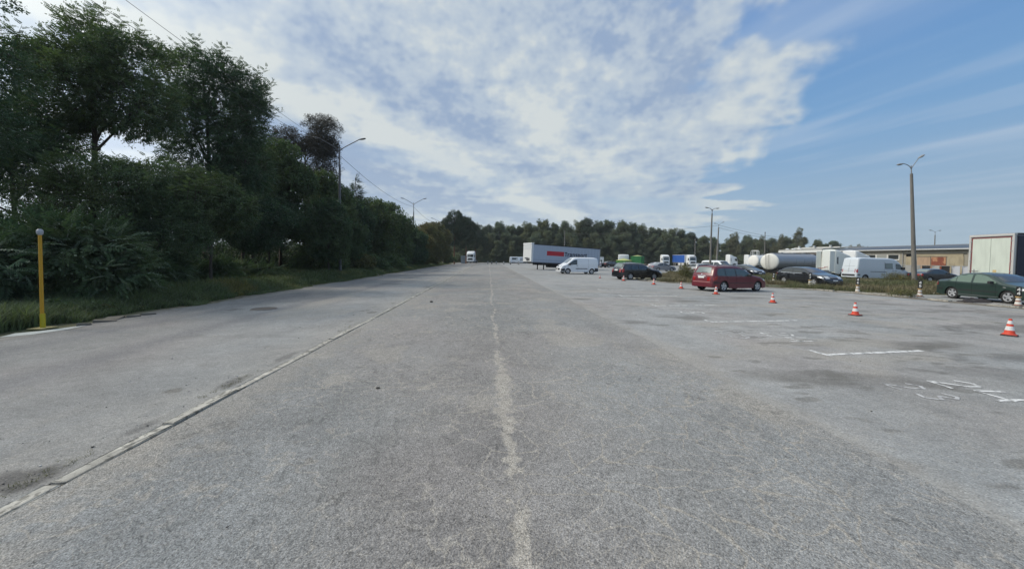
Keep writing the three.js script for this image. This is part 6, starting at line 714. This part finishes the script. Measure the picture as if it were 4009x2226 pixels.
// litter
{ const t = thing('paper_litter', 'white crumpled paper lying at the edge of the left verge', 'litter', -10.5, -35.4, 0.4), g = new THREE.PlaneGeometry(0.55, 0.28, 8, 5).rotateX(-Math.PI / 2), p = g.attributes.position; for (let i = 0; i < p.count; i++) p.setY(i, 0.05 + 0.10 * fbm(p.getX(i) * 7, p.getZ(i) * 7, 2)); g.computeVertexNormals(); add('paper', g, M(0.68, 0.68, 0.66, 0.8), t); }
{ const r = rng(23), list = [], tints = [], m = new THREE.Matrix4(), q = new THREE.Quaternion(); const g = new THREE.IcosahedronGeometry(1, 1), p = g.attributes.position; for (let i = 0; i < p.count; i++) { const s = 0.75 + 0.5 * vnoise(p.getX(i) * 2 + 3, p.getY(i) * 2 + p.getZ(i)); p.setXYZ(i, p.getX(i) * s, p.getY(i) * s * 0.6, p.getZ(i) * s); } g.computeVertexNormals();
  for (let i = 0; i < 520; i++) { const near = r() < 0.55, z = -2.2 - Math.pow(r(), 1.6) * 22, x = near ? -3.5 - Math.abs(r() + r() - 1) * 1.5 : (r() - 0.42) * 16 * (0.4 - z / 16), s = 0.004 + 0.014 * r() * r() * r(); q.setFromAxisAngle(UPV, r() * 6.28); m.compose(V3(x, hy(x) + s * 0.4, z), q, V3(s, s, s)); list.push(m.clone()); const v = r() < 0.35 ? 0.05 : r() < 0.7 ? 0.22 : 0.5; tints.push(v); }
  const im = new THREE.InstancedMesh(g, M(1, 1, 1, 0.9), list.length); list.forEach((a, i) => { im.setMatrixAt(i, a); im.setColorAt(i, lin(tints[i], tints[i] * 0.98, tints[i] * 0.93)); }); im.name = 'loose_gravel'; im.userData.kind = 'stuff'; tag(im, 'loose stones and crumbs of asphalt scattered over the pavement', 'gravel'); shade(im); scene.add(im); }
[['small dark stone on the road by the left kerb, farther one', -2.2, -14.6, 0.05], ['small dark stone on the near part of the left lane', -1.45, -5.0, 0.022]].forEach(([l, x, z, s]) => { const g = new THREE.IcosahedronGeometry(s, 2), p = g.attributes.position; for (let i = 0; i < p.count; i++) { const k = 0.75 + 0.5 * vnoise(p.getX(i) / s * 1.5 + 3, p.getY(i) / s * 1.5 + p.getZ(i) / s); p.setXYZ(i, p.getX(i) * k * 1.3, p.getY(i) * k * 0.7, p.getZ(i) * k); } g.computeVertexNormals(); g.translate(x, hy(x) + s * 0.4, z); tag(add('stone', g, M(0.035, 0.033, 0.03, 0.9)), l, 'stone'); });

// ---------------------------------------------------------------- fence behind the left trees
{ const t = thing('concrete_fence', 'old grey concrete fence of horizontal slats in the dark behind the left trees', 'fence', 0, 0, 0), fx = -24.5, grey = M(0.20, 0.195, 0.185, 0.95); for (let z = -14, i = 0; z > -64; z -= 2.1, i++) { const m = add('post', box(0.14, 2.0, 0.14, fx, 0.95, z, 0.01), grey, t); for (let k = 0; k < 5; k++) add('slat', box(0.05, 0.24, 1.96, fx, 0.3 + k * 0.36, z - 1.05, 0.01), grey, t); } }

// ---------------------------------------------------------------- green boxes, grey box, white box
{ const gm = grime(0.025, 0.20, 0.062, 0.35, 14), gm2 = grime(0.05, 0.22, 0.035, 0.35, 24);
  const c = thing('green_container', 'tall green steel container with upright ribs, its corner towards the viewer', 'container', 34.6, -85.0, rad(52)); add('body', box(2.6, 2.5, 2.4, 0, 1.4, 0, 0.03), gm, c); const ribs = []; for (let i = -5; i <= 5; i++) { for (const s of [1, -1]) { const m = add('rib', box(0.05, 2.4, 0.03, i * 0.235, 1.4, s * 1.21), gm, c); const m2 = add('rib', box(0.03, 2.4, 0.05, s * 1.31, 1.4, i * 0.215), gm, c); } } add('lid', box(2.66, 0.1, 2.46, 0, 2.7, 0, 0.02), gm, c); add('emblem', box(0.012, 0.55, 0.7, 1.335, 1.7, 0.1), M(0.012, 0.085, 0.03, 0.7), c); add('lid_cover', new THREE.ConeGeometry(1.4, 0.28, 4, 1).rotateY(Math.PI / 4).translate(0, 2.88, 0), M(0.36, 0.40, 0.16, 0.8), c);
  const d = thing('green_tent_box', 'low green box with a pale yellow pitched cover behind the black estate', 'container', 31.0, -84.0, rad(40)); add('body', box(3.0, 1.5, 2.4, 0, 0.95, 0, 0.03), gm2, d); add('lid_cover', new THREE.ConeGeometry(2.2, 0.5, 4, 1).rotateY(Math.PI / 4).scale(1.02, 1, 0.82).translate(0, 1.94, 0), M(0.42, 0.46, 0.16, 0.8), d); for (let i = -4; i <= 4; i++) for (const s of [1, -1]) add('rib', box(0.05, 1.45, 0.03, i * 0.33, 0.95, s * 1.21), gm2, d);
  const e = thing('metal_bin', 'dull blue-grey bin right of the yellow-covered green box', 'bin', 33.4, -87.0, rad(45)); add('body', box(1.1, 1.7, 1.0, 0, 0.9, 0, 0.05), M(0.10, 0.14, 0.14, 0.7), e); add('lid', box(1.16, 0.12, 1.06, 0, 1.8, 0, 0.04), M(0.08, 0.11, 0.11, 0.7), e);
  const f = thing('steel_cabinet', 'plain grey steel box standing at the far left end of the road', 'box', -7.1, -107, rad(4)); add('body', box(1.5, 2.15, 1.3, 0, 1.1, 0, 0.03), M(0.24, 0.28, 0.30, 0.6), f); add('roof', box(1.58, 0.07, 1.38, 0, 2.2, 0, 0.02), M(0.30, 0.34, 0.36, 0.6), f); add('door_seam', box(0.02, 2.0, 0.01, 0.1, 1.1, 0.655), dark, f);
  const h = thing('white_cabin', 'small white box cabin with a dark window right of the grey trailer tail', 'cabin', 27.5, -92, rad(10)); add('body', box(1.9, 2.3, 1.8, 0, 1.3, 0, 0.04), white, h); add('window', box(0.7, 0.4, 0.02, 0.1, 1.5, 0.905), glass, h); add('plinth', box(1.8, 0.2, 1.7, 0, 0.1, 0), dark, h);
  const w = thing('plank_cart', 'low cart of pale planks behind the nose of the black estate', 'cart', 26.3, -63.5, rad(15)); for (let i = 0; i < 4; i++) add('plank', box(2.4, 0.1, 0.42, 0, 0.75 + i * 0.14, (i % 2) * 0.15 - 0.1, 0.01), M(0.42, 0.30 + i * 0.02, 0.22, 0.8), w); add('frame', [box(2.2, 0.12, 1.0, 0, 0.6, 0), box(1.2, 0.06, 0.06, 1.6, 0.6, 0)], dark, w); for (const s of [1, -1]) wheel(w, 0, 0.3, s * 0.55, 0.3, 0.16, 'steel', steel); }

// ---------------------------------------------------------------- long low workshop building on the right
{
  const wallMat = new THREE.MeshStandardMaterial({ roughness: 0.95, map: dataTex(512, 256, (i, j) => { const n = fbm(i * 0.015, j * 0.02, 4), f = vnoise(i * 0.5, j * 0.5), st = fbm(i * 0.09, j * 0.012 + 4, 3); let c = mix3([0.34, 0.31, 0.245], [0.25, 0.235, 0.20], n); c = c.map((v) => v * (0.88 + 0.16 * f - 0.25 * clamp(st - 0.55))); return c; }) });
  const B = thing('workshop_building', 'long low tan workshop with white-framed window strips and solar panels on its roof', 'building', 92.2, -60, 0, null, -0.52);   // wall faces the lot at local x = 0, runs along -z
  const L = 38, Hw = 4.55; const pan = (y0, y1, z0, z1, mat, name, x = 0, th = 0.3) => add(name, box(th, y1 - y0, Math.abs(z1 - z0), x + th / 2, (y0 + y1) / 2, (z0 + z1) / 2), mat, B);
  const open = [[-3.2, -4.9], [-18.4, -26.0], [-27.8, -35.5]], y0 = 2.55, y1 = 3.85; const dz = [-8.9, -13.2];   // window strips, gate
  pan(y1, Hw, 2, -L, wallMat, 'wall'); let zc = 2; for (const [a, b] of open) { pan(0, y1, zc, a, wallMat, 'wall'); pan(0, y0, a, b, wallMat, 'wall'); zc = b; } pan(0, y1, zc, -L, wallMat, 'wall');
  const frame = M(0.62, 0.61, 0.57, 0.7), pane = new THREE.MeshPhysicalMaterial({ color: lin(0.03, 0.035, 0.035), roughness: 0.12, ior: 1.5 }), paneL = M(0.30, 0.31, 0.29, 0.4), inside = M(0.05, 0.045, 0.04, 1);
  for (const [a, b] of open) { const n = Math.max(1, Math.round(Math.abs(b - a) / 2.5)); for (let i = 0; i < n; i++) { const z0 = lerp(a, b, i / n), z1 = lerp(a, b, (i + 1) / n), zm = (z0 + z1) / 2, w = Math.abs(z1 - z0); const f = add('window', [box(0.12, 0.13, w, 0.06, y0 + 0.065, zm), box(0.12, 0.12, w, 0.06, y1 - 0.06, zm), box(0.12, y1 - y0 - 0.25, 0.16, 0.06, (y0 + y1) / 2, z0 - 0.08), box(0.12, y1 - y0 - 0.25, 0.16, 0.06, (y0 + y1) / 2, z1 + 0.08)], frame, B); add('pane', box(0.03, y1 - y0 - 0.25, w - 0.32, 0.1, (y0 + y1) / 2, zm), (i + (a < -20 ? 1 : 0)) % 3 === 1 ? paneL : pane, f); add('sill', box(0.2, 0.07, w, -0.05, y0 - 0.03, zm), frame, f); } pan(y0, y1, a, b, inside, 'room_back', 1.2, 0.1); }
  const tan = grime(0.37, 0.315, 0.215, 0.4, 40), rust = new THREE.MeshStandardMaterial({ roughness: 0.9, map: dataTex(256, 256, (i, j) => { const n = fbm(i * 0.02, j * 0.03, 4), c = mix3([0.20, 0.055, 0.03], [0.42, 0.22, 0.12], sstep(0.35, 0.65, n)); return c; }) });
  add('gate_surround', [box(0.12, 3.9, 1.5, -0.06, 1.95, -16.2), box(0.12, 0.6, 10, -0.06, 3.6, -12)], tan, B); add('gate', box(0.1, 3.2, 2.4, -0.05, 1.6, -13.6), grime(0.40, 0.28, 0.19, 0.3, 60), B); add('rusty_gate', box(0.1, 3.2, 2.5, -0.05, 1.6, -11.0), rust, B); add('gate_surround', box(0.12, 3.3, 2.6, -0.062, 1.65, -8.2), tan, B); add('lintel', box(0.2, 0.1, 11, -0.1, 3.92, -12), M(0.06, 0.055, 0.05, 0.9), B);
  add('eave', [box(0.9, 0.2, L + 3, -0.25, Hw + 0.12, -L / 2 + 1)], M(0.10, 0.095, 0.09, 0.9), B); add('gutter', box(0.16, 0.18, L + 3, -0.74, Hw + 0.25, -L / 2 + 1, 0.03), M(0.66, 0.67, 0.66, 0.5), B);
  const roofG = box(11, 0.16, L + 3, 0, 0, 0).rotateZ(rad(7.0)).translate(5.0, Hw + 0.82, -L / 2 + 1); add('roof', roofG, M(0.15, 0.155, 0.16, 0.85), B);
  const pv = new THREE.MeshPhysicalMaterial({ color: lin(0.055, 0.062, 0.080), roughness: 0.5, clearcoat: 0.15 }), cell = box(1.62, 0.04, 0.98, 0, 0, 0); for (let i = 0; i < 4; i++) for (let k = 0; k < 34; k++) { const z = -1.0 - k * 1.04, u = 1.2 + i * 1.70; if (k > 30 && i === 3) continue; const m = shade(new THREE.Mesh(cell, pv)); m.name = 'solar_panel'; m.rotation.z = rad(7); m.position.set(u - 0.3, Hw + 0.82 + (u - 5.3) * Math.tan(rad(7)) + 0.17, z); B.add(m); }
  add('roof_vent', [cyl(0.16, 0.16, 0.9, 2.6, Hw + 1.1, -3.8, 12), new THREE.SphereGeometry(0.32, 14, 10).translate(2.6, Hw + 1.65, -3.8)], M(0.16, 0.12, 0.11, 0.6), B); add('downpipe', [cyl(0.06, 0.06, Hw, -0.1, Hw / 2, -17.6, 8)], lampGrey, B); add('end_wall', box(10, Hw + 0.6, 0.3, 5.2, (Hw + 0.6) / 2, -L), wallMat, B); add('end_wall', box(10, Hw + 0.6, 0.3, 5.2, (Hw + 0.6) / 2, 2), wallMat, B); add('back_wall', box(0.3, Hw + 1.2, L, 10, (Hw + 1.2) / 2, -L / 2), wallMat, B);
  // second building farther back, with a white fascia
  const C = thing('shed_building', 'farther low shed with a white roof fascia behind the tractor units', 'building', 95, -101, 0, null, -0.52), wm = grime(0.30, 0.27, 0.25, 0.3, 70); add('wall', box(0.3, 4.6, 15, 0.15, 2.3, -7.5), wm, C); add('end_wall', box(12, 4.9, 0.3, 6.1, 2.45, -15), wm, C); add('end_wall', box(12, 4.9, 0.3, 6.1, 2.45, 0), wm, C); add('fascia', box(0.5, 0.75, 16, -0.2, 5.0, -7.5), white, C); add('roof', box(12.5, 0.18, 16, 6, 6.0, -7.5, 0).translate(-6, -6, 0).rotateZ(rad(4)).translate(6, 6.0, 0), M(0.36, 0.36, 0.34, 0.8), C); add('roof_edge', box(0.2, 0.3, 16, 5, 6.2, -7.5), M(0.55, 0.55, 0.52, 0.7), C);
  for (let i = 0; i < 3; i++) { add('window', box(0.08, 1.1, 2.8, -0.03, 3.4, -3 - i * 4.5), pane, C); add('awning', box(0.8, 0.06, 1.8, -0.4, 4.1, -3 - i * 4.5).rotateZ(0), M(0.42, 0.36, 0.31, 0.8), C); } add('roof_vent', [0, 1, 2].map((i) => cyl(0.3, 0.35, 0.5, 4.5, 6.55, -2 - i * 5.5, 12)), M(0.40, 0.42, 0.42, 0.6), C); add('roof_dome', [0, 1, 2].map((i) => new THREE.SphereGeometry(0.6, 12, 8).scale(1, 0.6, 1).translate(2, 5.7, -10 - i * 2.4)), white, C);
}
// low wall of mixed sheets in front of the workshop
{ const t = thing('panel_fence', 'low fence of pale and dark sheets between the dark saloon and the workshop', 'fence', 66.5, -54.5, 0, null, -0.5), shades = [M(0.30, 0.30, 0.29, 0.8), M(0.46, 0.48, 0.52, 0.8), M(0.012, 0.011, 0.012, 0.9), M(0.25, 0.25, 0.24, 0.8), M(0.34, 0.34, 0.33, 0.8)], seq = [2, 0, 0, 4, 0, 3, 2, 4, 2, 1, 1, 2, 1]; seq.forEach((s, i) => add('sheet', box(0.06, 1.45, 1.02, i * 0.42, 0.85, i * 0.95 - 6, 0.01), shades[s], t)); add('top_rail', bar([0, 1.6, -6.5], [5.2, 1.6, 6], 0.04), shades[0], t); }

renderer.render(scene, camera);
